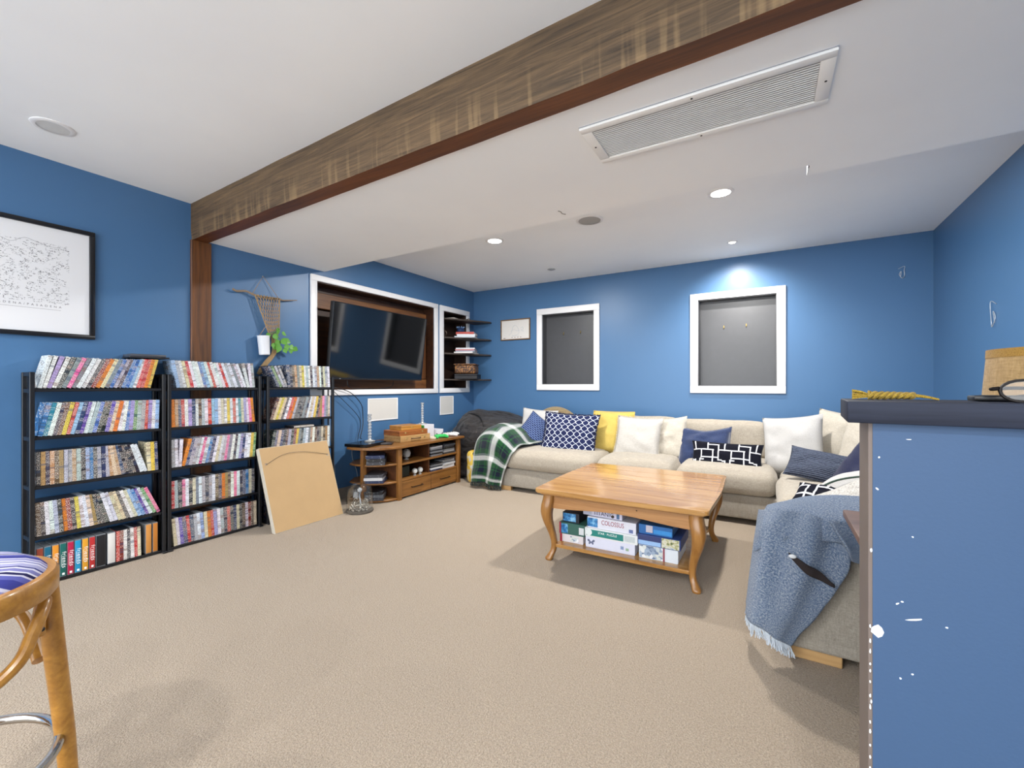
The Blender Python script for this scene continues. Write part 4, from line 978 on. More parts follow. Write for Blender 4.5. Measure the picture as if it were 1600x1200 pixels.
# ================================================================== sectional sofa
def wbuild(mb, name, mat, parent, **k):
    M = Matrix.Translation(parent.location) @ parent.rotation_euler.to_matrix().to_4x4()
    mb.bm.transform(M.inverted()); return mb.build(name, mat, parent, **k)
M_sofa = fabric('oatmeal_sofa_weave', '#b5ac9d', '#8c8377', 260, slub=.6, bump=.4)
M_sofab = fabric('grey_beige_base_weave', '#aaa397', '#837c72', 260, slub=.6, bump=.4)
M_legw = wood('pale_beech', '#a9814f', '#d0ab78', 0, 1, .5)
so = thing('sectional_sofa', 'oatmeal L-shaped sectional sofa along the back wall', 'sofa', (-1.0, 4.45, 0))
mb = MB(); mb.box((-2.74, 3.935, .045), (1.14, 4.97, .235), .018, 3); wbuild(mb, 'base', M_sofab, so)
mb = MB(); mb.box((.055, 2.115, .045), (1.14, 3.935, .235), .018, 3); wbuild(mb, 'base', M_sofab, so)
mb = MB(); mb.cushion((-2.605, 4.43, .42), (.29, 1.00, .37), .07, .01, 9, .006, 1); wbuild(mb, 'armrest', M_sofab, so)
mb = MB(); mb.cushion((.598, 2.245, .325), (1.09, .27, .55), .06, .01, 9, .004, 2); wbuild(mb, 'armrest', M_sofab, so)
mb = MB(); mb.cushion((-.80, 4.90, .47), (3.88, .16, .50), .05, 0, 9); wbuild(mb, 'back_frame', M_sofab, so)
mb = MB(); mb.cushion((1.08, 3.55, .47), (.15, 2.85, .50), .05, 0, 9); wbuild(mb, 'back_frame', M_sofab, so)
for i, (a, b) in enumerate(((-2.455, -1.425), (-1.425, -.715), (-.715, .045))):
    mb = MB(); mb.cushion(((a + b) / 2, 4.31, .330), (b - a - .006, .82, .20), .075, .035, 12, .006, i + 5); wbuild(mb, 'seat_cushion', M_sofa, so)
for i, (a, b) in enumerate(((2.385, 3.10), (3.10, 3.90))):
    mb = MB(); mb.cushion((.52, (a + b) / 2, .330), (.98, b - a - .006, .20), .075, .035, 12, .006, i + 9); wbuild(mb, 'seat_cushion', M_sofa, so)
mb = MB(); mb.cushion((.60, 4.36, .330), (1.08, .90, .20), .075, .02, 12, .006, 13); wbuild(mb, 'seat_cushion', M_sofa, so)
for i, (a, b, zt) in enumerate(((-2.43, -1.62, .74), (-1.62, -.80, .775), (-.80, -.02, .765), (.02, .86, .77))):
    M = Matrix.Translation(((a + b) / 2, 4.70, .42)) @ Matrix.Rotation(R(-9), 4, 'X')
    mb = MB(); mb.cushion((0, 0, (zt - .42) / 2), (b - a - .008, .21, zt - .42), .06, .015, 11, .012, i + 20, M); wbuild(mb, 'back_cushion', M_sofa, so)
for i, (a, b, zt) in enumerate(((2.42, 3.15, .77), (3.15, 3.85, .78), (3.85, 4.55, .80))):
    M = Matrix.Translation((.90, (a + b) / 2, .42)) @ Matrix.Rotation(R(9), 4, 'Y')
    mb = MB(); mb.cushion((0, 0, (zt - .42) / 2), (.21, b - a - .008, zt - .42), .06, .015, 11, .012, i + 30, M); wbuild(mb, 'back_cushion', M_sofa, so)
for lo, hi in (((-2.73, 3.95), (-2.60, 3.99)), ((-2.50, 3.95), (-2.37, 3.99)), ((-1.2, 3.97), (-1.1, 4.02)), ((.07, 2.13), (.24, 2.17)), ((.9, 2.13), (1.07, 2.17)), ((.07, 3.3), (.11, 3.45)), ((-2.7, 4.9), (-2.6, 4.95)), ((1.0, 4.85), (1.1, 4.95))):
    mb = MB(); mb.box((*lo, 0), (*hi, .05), .003); wbuild(mb, 'foot', M_legw, so)

# ------------------------------------------------------------------ pillows
def pillow(label, c, w_, h_, t_, yaw=0, tilt=18, roll=0, mat=None, seed=0, wrinkle=.008, n=21, pinch=.07, sag=0.0, name='throw_pillow', group='throw pillows on the sofa', droop=0):
    r = thing(name, label, 'pillow', c, group=group)
    M = Matrix.Rotation(R(yaw), 4, 'Z') @ Matrix.Rotation(R(-tilt), 4, 'X') @ Matrix.Rotation(R(roll), 4, 'Y')
    mb = MB()
    for side in (-1, 1):
        rows, uvs = [], []
        for i in range(n):
            v = -1 + 2 * i / (n - 1); row_, ru = [], []
            for j in range(n):
                u = -1 + 2 * j / (n - 1)
                x = w_ / 2 * u * (1 - pinch * (1 - v * v) * abs(u)); z = h_ / 2 * v * (1 - pinch * (1 - u * u) * abs(v))
                th_ = t_ / 2 * max(0, (1 - u ** 2) * (1 - v ** 2)) ** .42 * (1 - .25 * sag * v)
                edge = (1 - u ** 2) * (1 - v ** 2)
                d = noise.noise((u * 2.2 + seed * 3.7, v * 2.2, seed)) * wrinkle * (edge ** .4) * 2
                d += (abs(noise.noise((u * 1.3 + seed, v * 5 + u * 2, 9.0 + seed))) * -wrinkle * 1.6) * edge ** .3
                if droop: z -= droop * (1 - abs(u) ** 1.5) * max(0, v) ** 1.5
                p = Vector((x, side * (th_ + d * (th_ > .002)), z))
                row_.append(M @ p); ru.append((w_ / 2 * u, h_ / 2 * v))
            rows.append(row_); uvs.append(ru)
        mb.grid(rows, uvs)
    bmesh.ops.remove_doubles(mb.bm, verts=mb.bm.verts, dist=.0004); mb.smooth = True
    mb.build('pillow_cover', mat, r, smooth=80)
    # seam round the rim
    pts = []
    for k in range(4 * (n - 1)):
        s_, q_ = divmod(k, n - 1); a = -1 + 2 * q_ / (n - 1)
        u, v = ((a, -1), (1, a), (-a, 1), (-1, -a))[s_]
        x = w_ / 2 * u * (1 - pinch * (1 - v * v) * abs(u)); z = h_ / 2 * v * (1 - pinch * (1 - u * u) * abs(v))
        if droop: z -= droop * (1 - abs(u) ** 1.5) * max(0, v) ** 1.5
        pts.append(M @ Vector((x, 0, z)))
    return r, pts, M
def rim(r, pts, mat, rad=.004, name='piping'):
    mb = MB(); mb.tube(pts, rad, 6, closed=True); mb.build(name, mat, r)
def fringe(r, pts, M, mat, length=.02, step=1, name='fringe', rad=.0022):
    mb = MB(); c = Vector((0, 0, 0)); r_ = random.Random(5)
    P = []
    for a, b in zip(pts, pts[1:] + pts[:1]):
        for k in range(4): P.append(a.lerp(b, k / 4))
    for p in P:
        d = p.normalized(); mb.tube([p, p + d * length * r_.uniform(.6, 1.1) + Vector((r_.uniform(-1, 1), r_.uniform(-1, 1), r_.uniform(-1, 1))) * .004], rad, 4, caps=False)
    mb.build(name, mat, r)['kind'] = 'stuff'

M_whitef = fabric('white_cotton', '#bcbab8', '#a8a6a3', 300, bump=.2)
M_creamf = fabric('cream_slub_linen', '#c6bfb2', '#a59d8f', 240, slub=.6)
M_offw = fabric('offwhite_linen', '#c4c0ba', '#a39f98', 240, slub=.5)
M_yel = fabric('mustard_linen', '#cdb464', '#b09748', 260, slub=.4)
M_navyv = fabric('navy_velvet', '#26365c', '#1a2747', 120, rough=.7, bump=.2, sheen=.6)
M_navyd = fabric('dark_navy_cotton', '#262a48', '#1b1f36', 250)
# ogee lattice
t = NT('navy_lattice_print'); uv = t.sep(t.co('UV'))
u = t.math('DIVIDE', uv[0], .072); v = t.math('DIVIDE', uv[1], .135)
tri = t.math('MULTIPLY', t.math('ABSOLUTE', t.math('SUBTRACT', t.math('FRACT', t.math('ADD', v, 20.0)), .5)), 2.0)
s1 = t.n('MapRange', {'clamp': True, 'interpolation_type': 'SMOOTHSTEP'}, Value=tri, From_Min=.0, From_Max=1.0, To_Min=-.5, To_Max=.5).outputs[0]
def dist(sg):
    x = t.math('ADD', t.math('ADD', u, 20.0), t.math('MULTIPLY', s1, sg)); return t.math('ABSOLUTE', t.math('SUBTRACT', t.math('FRACT', x), .5))
ln = t.math('MINIMUM', dist(1.0), dist(-1.0))
wob_ = t.noise(t.co('UV', (150, 150, 150)), 1, 2)
msk = t.math('LESS_THAN', t.math('ADD', ln, t.math('MULTIPLY', t.math('SUBTRACT', wob_, .5), .06)), .055)
t.bump(t.noise(t.co('UV', (400, 400, 400)), 1, 2), .3, .002)
M_ogee = t.fin(t.mix(msk, lin('#23294a'), lin('#cdd3de')), .95, spec=.1)
# dashed small navy print
t = NT('navy_dashed_print'); br = t.n('TexBrick', {'offset': .5}, Vector=t.co('UV'), Color1=lin('#232c4f'), Color2=lin('#2b3760'), Mortar=lin('#6f81a8'), Scale=1.0)
for k_, v_ in (('Mortar Size', .0026), ('Brick Width', .040), ('Row Height', .020)): br.inputs[k_].default_value = v_
M_dash = t.fin(br.outputs[0], .95, spec=.1)
# geometric blocks
t = NT('black_block_print'); uv = t.sep(t.co('UV'))
PU = 460 * .000534; uu = t.math('MULTIPLY', t.math('FRACT', t.math('ADD', t.math('DIVIDE', t.math('ADD', uv[0], .272), PU), 4.0)), PU); vv = uv[1]
acc = None
def cmp(a, b, eps):
    nd = t.n('Math', {'operation': 'COMPARE'}); t.set(nd.inputs[0], a); nd.inputs[1].default_value = b; nd.inputs[2].default_value = eps; return nd.outputs[0]
for kind, p, q0, q1 in (('V', 35, 212, 337), ('H', 335, 10, 325), ('V', 135, 335, 455), ('V', 240, 200, 335), ('H', 255, 240, 405), ('V', 405, 255, 445), ('V', 320, 335, 445), ('H', 445, 140, 405), ('V', 320, 445, 572),
                        ('V', 45, 488, 590), ('V', 120, 475, 590), ('H', 535, 45, 120), ('H', 490, 0, 45), ('H', 480, 120, 175), ('H', 335, 405, 460), ('H', 478, 405, 460), ('V', 405, 445, 480)):
    hw = .0052
    if kind == 'V': cx, cy, ex, ey = p * .000534, (590 - (q0 + q1) / 2) * .00062 - .1175, hw, (q1 - q0) * .00031 + hw
    else: cx, cy, ex, ey = (q0 + q1) / 2 * .000534, (590 - p) * .00062 - .1175, (q1 - q0) * .000267 + hw, hw
    m_ = t.math('MULTIPLY', cmp(uu, cx, ex), cmp(vv, cy, ey)); acc = m_ if acc is None else t.math('MAXIMUM', acc, m_)
M_geo = t.fin(t.mix(acc, lin('#15161f'), lin('#d0d0d4')), .9, spec=.1)
# fine stripes
t = NT('slate_ribbed_weave'); wv = t.n('TexWave', {'bands_direction': 'Y'}, Vector=t.co('UV'), Scale=26.0, Distortion=2.0, Detail=2.0)
wv.inputs['Detail Scale'].default_value = 4
t.bump(wv.outputs['Fac'], .5, .004); M_rib = t.fin(t.ramp(wv.outputs['Fac'], [(.2, '#2c3140'), (.8, '#5b6272')]), .95, spec=.1)

pillow('white cotton pillow standing behind the dashed navy pillow', (-2.33, 4.50, .635), .44, .42, .14, 8, 14, 4, M_whitef, 1)
pillow('navy pillow with tiny dashes tipped on one corner', (-2.28, 4.36, .56), .44, .40, .14, 12, 24, 34, M_dash, 2)
r, pts, M = pillow('large navy pillow with a white lattice print', (-1.83, 4.245, .592), .60, .47, .15, 4, 20, 2, M_ogee, 3); fringe(r, pts, M, M_navyd, .014, name='tasselled_edge', rad=.004)
r, pts, M = pillow('mustard yellow pillow between the lattice and cream pillows', (-1.44, 4.47, .625), .45, .44, .15, -2, 15, 0, M_yel, 4, pinch=.03); rim(r, pts, M_yel, .004)
r, pts, M = pillow('off-white linen pillow with frayed edges beside the mustard pillow', (-1.135, 4.33, .595), .455, .43, .15, -4, 20, 1, M_offw, 5); fringe(r, pts, M, M_creamf, .014)
pillow('plain oatmeal pillow leaning behind the frayed linen one', (-.885, 4.42, .595), .42, .42, .15, -12, 18, -8, M_creamf, 6, .012)
r, pts, M = pillow('navy velvet pillow with a sunken top', (-.535, 4.35, .545), .46, .40, .15, -3, 22, -2, M_navyv, 7, .014, droop=.035); rim(r, pts, M_navyv, .003)
r, pts, M = pillow('black lumbar pillow with white block lines', (-.335, 4.15, .503), .560, .245, .12, -2, 24, 0, M_geo, 8); rim(r, pts, plain('black_piping', '#17181f', .8), .003)
pillow('big white pillow in the corner of the sofa', (.15, 4.28, .620), .46, .50, .17, -22, 16, -8, M_whitef, 9, .010)
pillow('cream pillow in the sofa corner behind the white one', (.50, 4.40, .66), .50, .48, .17, -38, 12, 6, M_creamf, 10, .010)
pillow('large cream pillow against the blue side wall', (.62, 3.98, .66), .60, .46, .17, -62, 14, 0, M_creamf, 11, .010)
pillow('slate ribbed lumbar pillow below the white corner pillow', (.295, 3.66, .555), .42, .235, .13, -14, 32, 8, M_rib, 12)
pillow('dark navy pillow half hidden by the half wall', (.50, 3.36, .58), .40, .38, .13, -58, 20, 25, M_navyd, 13)
pillow('black and white block pillow under the knitted throw', (.27, 2.98, .475), .34, .18, .12, -18, 55, 6, M_geo, 14)
# tweed round back seen behind the white pillow
mb = MB(); 
rows = []
for j in range(25):
    b = math.pi * j / 24; cxr = .30; czr = .31
    rows.append([Vector((-2.22 + (cxr + .05 * math.cos(a)) * math.cos(b), 4.76 + .055 * math.sin(a), .50 + (czr + .05 * math.cos(a)) * math.sin(b))) for a in [2 * math.pi * k / 12 for k in range(12)]])
mb.grid(rows, close_u=True); mb.smooth = True
bk = thing('bolster_pillow', 'tan tweed rounded backrest pillow behind the white pillow', 'pillow', (-2.22, 4.76, .44))
wbuild(mb, 'padded_rim', fabric('tan_tweed', '#9d8a68', '#5f5342', 190, bump=.5), bk)
mb = MB(); mb.prism([(-2.22 + .28 * math.cos(math.pi * j / 20), .50 + .30 * math.sin(math.pi * j / 20)) for j in range(21)], -.03, .03, Matrix.Translation((0, 4.77, 0)) @ Matrix.Rotation(R(90), 4, 'X')); wbuild(mb, 'panel', fabric('tan_tweed', '#9d8a68', '#5f5342', 190, bump=.5), bk)

# ================================================================== black padded duvet heap in the corner
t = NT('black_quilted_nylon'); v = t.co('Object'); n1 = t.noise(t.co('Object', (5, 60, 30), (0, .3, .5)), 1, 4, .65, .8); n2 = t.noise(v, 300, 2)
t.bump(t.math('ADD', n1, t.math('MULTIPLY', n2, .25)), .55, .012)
M_duv = t.fin(t.ramp(n1, [(.35, '#0d0d10'), (.7, '#3a3533')]), .55, spec=.4, sheen=.1)  # brownish wrinkle highlights put into the colour through the bump noise
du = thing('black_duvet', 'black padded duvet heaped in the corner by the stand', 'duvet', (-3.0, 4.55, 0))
ctrl = [
 [(-3.56, 4.96, .03), (-3.57, 4.96, .40), (-3.52, 4.96, .62), (-3.3, 4.96, .70), (-3.0, 4.96, .70), (-2.70, 4.96, .62), (-2.45, 4.94, .52)],
 [(-3.57, 4.80, .03), (-3.56, 4.80, .42), (-3.52, 4.80, .68), (-3.3, 4.80, .76), (-3.0, 4.80, .75), (-2.68, 4.80, .68), (-2.42, 4.80, .55)],
 [(-3.56, 4.50, .03), (-3.56, 4.52, .40), (-3.46, 4.52, .68), (-3.25, 4.50, .775), (-2.95, 4.5, .74), (-2.66, 4.5, .67), (-2.44, 4.55, .52)],
 [(-3.40, 4.26, .02), (-3.44, 4.27, .38), (-3.32, 4.27, .62), (-3.15, 4.25, .70), (-2.92, 4.22, .68), (-2.70, 4.25, .66), (-2.5, 4.35, .60)],
 [(-3.20, 4.14, .02), (-3.22, 4.14, .30), (-3.12, 4.11, .48), (-3.0, 4.08, .55), (-2.86, 4.08, .56), (-2.75, 4.10, .60), (-2.62, 4.20, .63)],
 [(-3.05, 4.16, .02), (-3.03, 4.14, .22), (-2.96, 4.09, .36), (-2.88, 4.06, .40), (-2.80, 4.06, .42), (-2.77, 4.08, .50), (-2.70, 4.16, .60)]]
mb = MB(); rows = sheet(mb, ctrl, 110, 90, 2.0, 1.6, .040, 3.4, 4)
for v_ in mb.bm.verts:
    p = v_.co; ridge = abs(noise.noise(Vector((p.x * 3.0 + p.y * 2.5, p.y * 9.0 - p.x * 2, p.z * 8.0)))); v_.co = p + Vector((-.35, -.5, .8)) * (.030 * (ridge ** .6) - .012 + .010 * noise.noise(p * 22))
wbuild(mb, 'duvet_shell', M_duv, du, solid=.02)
mb = MB(); mb.tube(curve_pts([(-3.55, 4.55, .55), (-3.30, 4.42, .745), (-3.05, 4.33, .74), (-2.86, 4.16, .64)], 26), .007, 6); wbuild(mb, 'seam', plain('black_seam', '#0b0b0d', .6), du)

# ================================================================== plaid throw over the low arm
t = NT('green_navy_plaid'); uv = t.sep(t.co('UV'))
def bands(x, period, off):
    f = t.math('FRACT', t.math('ADD', t.math('DIVIDE', x, period), off))
    return t.ramp(f, [(0, '#dcdcda'), (.17, '#9aa5a0'), (.20, '#1d4a28'), (.40, '#12182b'), (.47, '#25552e'), (.52, '#12172a'), (.76, '#1c4626'), (.92, '#6f7a78')], 'CONSTANT')
ca, cb = bands(uv[0], .30, .12), bands(uv[1], .30, .30)
nz = t.noise(t.co('UV', (220, 220, 220)), 1, 2, .7)
chk = t.math('GREATER_THAN', nz, .5)
t.bump(nz, .7, .006); M_plaid = t.fin(t.mix(t.math('ADD', t.math('MULTIPLY', chk, .4), .3), ca, cb), .98, spec=.05, sheen=.25)
pl = thing('plaid_throw', 'green navy and white plaid throw draped over the low armrest', 'throw blanket', (-2.58, 3.95, 0))
ctrl = [
 [(-2.78, 4.42, .62), (-2.66, 4.44, .665), (-2.54, 4.44, .665), (-2.42, 4.42, .62), (-2.26, 4.40, .505), (-2.12, 4.38, .50)],
 [(-2.80, 4.22, .60), (-2.67, 4.22, .670), (-2.54, 4.22, .665), (-2.40, 4.20, .60), (-2.28, 4.16, .505), (-2.20, 4.12, .495)],
 [(-2.80, 4.02, .56), (-2.68, 4.02, .645), (-2.55, 4.01, .645), (-2.42, 4.00, .57), (-2.31, 3.98, .495), (-2.26, 3.96, .48)],
 [(-2.80, 3.91, .47), (-2.69, 3.90, .54), (-2.57, 3.89, .54), (-2.45, 3.89, .48), (-2.36, 3.885, .41), (-2.31, 3.88, .39)],
 [(-2.80, 3.87, .32), (-2.70, 3.86, .34), (-2.60, 3.86, .34), (-2.50, 3.875, .31), (-2.42, 3.875, .27), (-2.38, 3.885, .26)],
 [(-2.80, 3.85, .16), (-2.71, 3.83, .18), (-2.62, 3.87, .17), (-2.54, 3.84, .16), (-2.46, 3.87, .15), (-2.43, 3.89, .14)],
 [(-2.81, 3.85, .065), (-2.72, 3.82, .075), (-2.64, 3.87, .07), (-2.56, 3.83, .06), (-2.48, 3.87, .05), (-2.45, 3.89, .045)]]
mb = MB(); rows = sheet(mb, ctrl, 40, 60, .62, 1.25, .010, 9, 2); last = [p.copy() for p in rows[-1]]; wbuild(mb, 'throw_cloth', M_plaid, pl, solid=.010)
mb = MB(); r_ = random.Random(8)
for a, b in zip(last, last[1:]):
    for k in range(2):
        p = a.lerp(b, k / 2); mb.tube([p, p + Vector((r_.uniform(-.008, .008), r_.uniform(-.008, .004), -.022)), p + Vector((r_.uniform(-.012, .012), r_.uniform(-.012, .004), -.040))], .0026, 4, caps=False)
wbuild(mb, 'fringe', plain('dark_wool_fringe', '#2a3330', .95), pl)['kind'] = 'stuff'

# ================================================================== blue grey throw over the near armrest
t = NT('blue_grey_wool'); uvv = t.co('UV', (150, 150, 150)); nz = t.noise(uvv, 1, 4, .85); bg_ = t.noise(t.co('Object'), 5, 2)
cc = t.ramp(nz, [(.36, '#3c5272'), (.50, '#6b819f'), (.62, '#b4bac2')])
t.bump(nz, 1.0, .008); M_wool = t.fin(cc, .98, spec=.05, sheen=.3)
bl = thing('wool_throw', 'blue-grey fringed wool throw hanging over the near sofa armrest', 'throw blanket', (.1, 2.1, 0))
ctrl = [
 [(.06, 2.46, .46), (.20, 2.50, .47), (.34, 2.50, .475), (.50, 2.48, .48), (.68, 2.46, .48)],
 [(.005, 2.36, .545), (.16, 2.37, .605), (.32, 2.37, .625), (.50, 2.36, .625), (.68, 2.36, .62)],
 [(-.022, 2.22, .565), (.12, 2.22, .622), (.29, 2.21, .632), (.48, 2.21, .635), (.68, 2.21, .632)],
 [(-.035, 2.10, .535), (.07, 2.095, .602), (.22, 2.085, .602), (.42, 2.08, .600), (.66, 2.08, .60)],
 [(-.058, 2.075, .42), (.055, 2.055, .50), (.17, 2.05, .52), (.36, 2.062, .50), (.62, 2.07, .51)],
]
mb = MB(); sheet(mb, ctrl, 36, 30, .75, .55, .010, 8, 5); wbuild(mb, 'throw_cloth', M_wool, bl, solid=.012)
ctrl = [
 [(-.040, 2.25, .555), (-.022, 2.17, .575), (.03, 2.105, .604), (.10, 2.085, .606), (.15, 2.068, .600), (.20, 2.085, .585), (.255, 2.055, .540)],
 [(-.052, 2.24, .480), (-.045, 2.15, .490), (-.010, 2.075, .525), (.07, 2.055, .525), (.13, 2.020, .510), (.185, 2.058, .480), (.250, 2.035, .425)],
 [(-.066, 2.23, .370), (-.060, 2.14, .375), (-.030, 2.055, .400), (.04, 2.045, .395), (.095, 2.018, .375), (.145, 2.045, .350), (.205, 2.038, .330)],
 [(-.080, 2.22, .255), (-.074, 2.13, .258), (-.052, 2.045, .265), (.01, 2.035, .250), (.055, 2.022, .230), (.095, 2.042, .215), (.135, 2.048, .200)],
 [(-.094, 2.21, .145), (-.088, 2.12, .142), (-.070, 2.045, .140), (-.02, 2.035, .125), (.012, 2.032, .105), (.038, 2.045, .092), (.065, 2.060, .078)]]
mb = MB(); rows = sheet(mb, ctrl, 48, 46, .42, .60, .006, 10, 7); last = [p.copy() for p in rows[-1]]; wbuild(mb, 'hanging_fold', M_wool, bl, solid=.014)
ctrl = [[(.19, 2.055, .595), (.27, 2.062, .585), (.38, 2.07, .58)], [(.235, 2.030, .52), (.29, 2.052, .50), (.40, 2.07, .50)], [(.258, 2.045, .46), (.31, 2.060, .45), (.42, 2.075, .45)]]
mb = MB(); sheet(mb, ctrl, 16, 14, .3, .2, .004, 12, 9); wbuild(mb, 'hanging_fold', M_wool, bl, solid=.012)
mb = MB(); r_ = random.Random(11)
for a, b in zip(last, last[1:]):
    for k in range(3):
        p = a.lerp(b, k / 3); q1 = p + Vector((r_.uniform(-.006, .010), r_.uniform(-.006, .006), -.02)); mb.tube([p, q1, q1 + Vector((r_.uniform(-.008, .014), r_.uniform(-.008, .008), -r_.uniform(.018, .034)))], .0020, 4, caps=False)
wbuild(mb, 'fringe', plain('pale_wool_fringe', '#b9c2cc', .95), bl)['kind'] = 'stuff'
# dark brown strip with a white button, laid over the fold
ctrl = [[(.058, 2.012, .462), (.09, 2.006, .446), (.12, 2.006, .428), (.16, 2.020, .404), (.205, 2.018, .366)], [(.060, 2.012, .452), (.09, 2.006, .418), (.12, 2.004, .392), (.16, 2.016, .374), (.205, 2.020, .356)]]
mb = MB(); sheet(mb, ctrl, 16, 5, .2, .03, .002, 30); wbuild(mb, 'dark_slit', plain('dark_brown_cloth', '#221a1a', .9), bl, solid=.008)
mb = MB(); mb.sphere((.070, 2.004, .452), .010, 12, 8, (1.3, .4, .8)); wbuild(mb, 'button', plain('pearl_button', '#cfd3d6', .3), bl)
# knitted throws on the near seat
M_knit = fabric('grey_knit', '#c9c5be', '#8f8b85', 120, bump=.9)
kn = thing('knitted_throw', 'pale grey knitted throw bunched on the near seat', 'throw blanket', (.40, 2.85, .44))
ctrl = [[(.16, 2.98, .46), (.30, 3.02, .50), (.46, 3.02, .55), (.66, 3.02, .56)], [(.20, 2.86, .475), (.32, 2.90, .56), (.46, 2.90, .63), (.66, 2.90, .64)], [(.17, 2.74, .465), (.30, 2.76, .53), (.46, 2.78, .59), (.66, 2.78, .60)], [(.16, 2.60, .46), (.30, 2.62, .485), (.46, 2.62, .50), (.66, 2.62, .51)]]
mb = MB(); sheet(mb, ctrl, 34, 34, .5, .5, .012, 7, 3); wbuild(mb, 'knit_cloth', M_knit, kn, solid=.02)
kn = thing('knitted_throw', 'white knitted throw with a green edge behind the block pillow', 'throw blanket', (.45, 3.15, .44))
ctrl = [[(.24, 3.30, .47), (.36, 3.34, .52), (.55, 3.36, .56), (.75, 3.36, .57)], [(.20, 3.14, .475), (.33, 3.18, .575), (.50, 3.18, .62), (.75, 3.18, .64)], [(.22, 3.02, .46), (.34, 3.06, .50), (.52, 3.06, .55), (.75, 3.06, .56)]]
mb = MB(); sheet(mb, ctrl, 30, 24, .5, .4, .012, 7, 6); wbuild(mb, 'knit_cloth', M_whitef, kn, solid=.02)
mb = MB(); mb.tube(curve_pts([(.22, 3.06, .512), (.33, 3.09, .575), (.48, 3.10, .61), (.7, 3.10, .62)], 20), .006, 6); wbuild(mb, 'green_edge', plain('dark_green_edging', '#33463c', .9), kn)

# ================================================================== coffee table
M_ctop = wood('honey_oak_top', '#94632a', '#c79a5c', 0, 1.1, .22, .06, coat=.5)
M_cleg = wood('honey_oak_leg', '#7c4f20', '#ad7c40', 2, 1.2, .3, .06, coat=.3)
M_cap = wood('honey_oak_apron', '#8f6033', '#b98a58', 0, 1.1, .4, .08)
ct = thing('coffee_table', 'honey oak coffee table with curved legs and scalloped top', 'coffee table', (-.785, 2.97, 0))
def ctop(g=0.0):
    """scalloped outline, local coordinates; g shrinks it"""
    hx, hy = .508 - g, .525 - g; P = []
    def edge(a, b, amp, n=16):
        a, b = Vector(a), Vector(b); d = b - a; nrm = Vector((d.y, -d.x)).normalized()
        for k in range(n):
            f = k / n; s_ = math.sin(math.pi * f)
            P.append(a + d * f + nrm * (amp * (s_ - .55 * math.sin(3 * math.pi * f) * 1.0 * .35)))
    c = .022
    def corner(cx, cy, a0):
        for k in range(6):
            a = R(a0 + 90 * k / 5); P.append(Vector((cx + c * math.cos(a), cy + c * math.sin(a))))
    corner(hx - c, -hy + c, -90); edge((hx, -hy + c), (hx, hy - c), .012)
    corner(hx - c, hy - c, 0); edge((hx - c, hy), (-hx + c, hy), .006)
    corner(-hx + c, hy - c, 90); edge((-hx, hy - c), (-hx, -hy + c), .012)
    corner(-hx + c, -hy + c, 180); edge((-hx + c, -hy), (hx - c, -hy), .006)
    return [tuple(p) for p in P]
mb = MB(); mb.prism(ctop(.0), .436, .462, bev=.009, seg=3); mb.build('tabletop', M_ctop, ct)
mb = MB(); mb.prism(ctop(.022), .424, .437, bev=.004); mb.build('edge_moulding', M_cleg, ct)
# plank joints of the top as shallow grooves
for k in range(5):
    y = -.34 + k * .17
    mb = MB(); mb.box((-.46, y - .0012, .4615), (.46, y + .0012, .4624)); mb.build('joint_line', plain('dark_joint', '#7a4a20', .4), ct, smooth=0)
LXa, LYa = .425, .435
def apron(x0, y0, x1, y1, nm='apron'):
    """rail with a softly curved lower edge"""
    a, b = Vector((x0, y0, 0)), Vector((x1, y1, 0)); d = (b - a); nrm = Vector((-d.y, d.x, 0)).normalized() * .010; mb = MB(); rows = []
    for k in range(17):
        f = k / 16; lo = .345 - .012 * math.cos(2 * math.pi * f); p = a + d * f
        rows.append([p + nrm + Vector((0, 0, lo)), p + nrm + Vector((0, 0, .425)), p - nrm + Vector((0, 0, .425)), p - nrm + Vector((0, 0, lo))])
    mb.grid(rows, close_u=True); mb.build(nm, M_cap, ct)
apron(-LXa, -LYa - .012, LXa, -LYa - .012); apron(-LXa, LYa + .012, LXa, LYa + .012); apron(-LXa - .012, -LYa, -LXa - .012, LYa); apron(LXa + .012, -LYa, LXa + .012, LYa)
for kx, kz in ((-.02, .338), (.12, .395)):
    mb = MB(); mb.sphere((kx, -LYa - .024, kz), .009 if kz < .36 else .004, 10, 8); mb.build('knob', plain('dark_knob', '#2c1c14', .4), ct)
def cabriole(sx, sy):
    prof = [(.425, .012, .036), (.39, .014, .037), (.345, .022, .038), (.30, .026, .035), (.25, .020, .030), (.20, .008, .025), (.15, -.004, .021), (.10, -.010, .0185), (.06, -.006, .018), (.03, .006, .021), (.012, .014, .024), (0, .014, .021)]
    mb = MB(); rows = []
    for z, off, w_ in prof:
        c = Vector((sx * (LXa + off), sy * (LYa + off), z)); rows.append([c + Vector((w_ * a, w_ * b, 0)) for a, b in ((1, .45), (.8, .8), (.45, 1), (-.45, 1), (-.8, .8), (-1, .45), (-1, -.45), (-.8, -.8), (-.45, -1), (.45, -1), (.8, -.8), (1, -.45))])
    fine = []
    for i in range(45): fine.append([catmull([rw[k] for rw in rows], i / 44) for k in range(12)])
    V = mb.grid(fine, close_u=True); mb.bm.faces.new(V[0]); mb.bm.faces.new(V[-1][::-1]); mb.smooth = True
    mb.build('leg', M_cleg, ct)
for sx in (-1, 1):
    for sy in (-1, 1): cabriole(sx, sy)
sh = []
def sedge(a, b, amp, n=14):
    a, b = Vector(a), Vector(b); d = b - a; nrm = Vector((-d.y, d.x)).normalized()
    for k in range(n):
        f = k / n; sh.append(tuple(a + d * f + nrm * amp * math.sin(math.pi * f)))
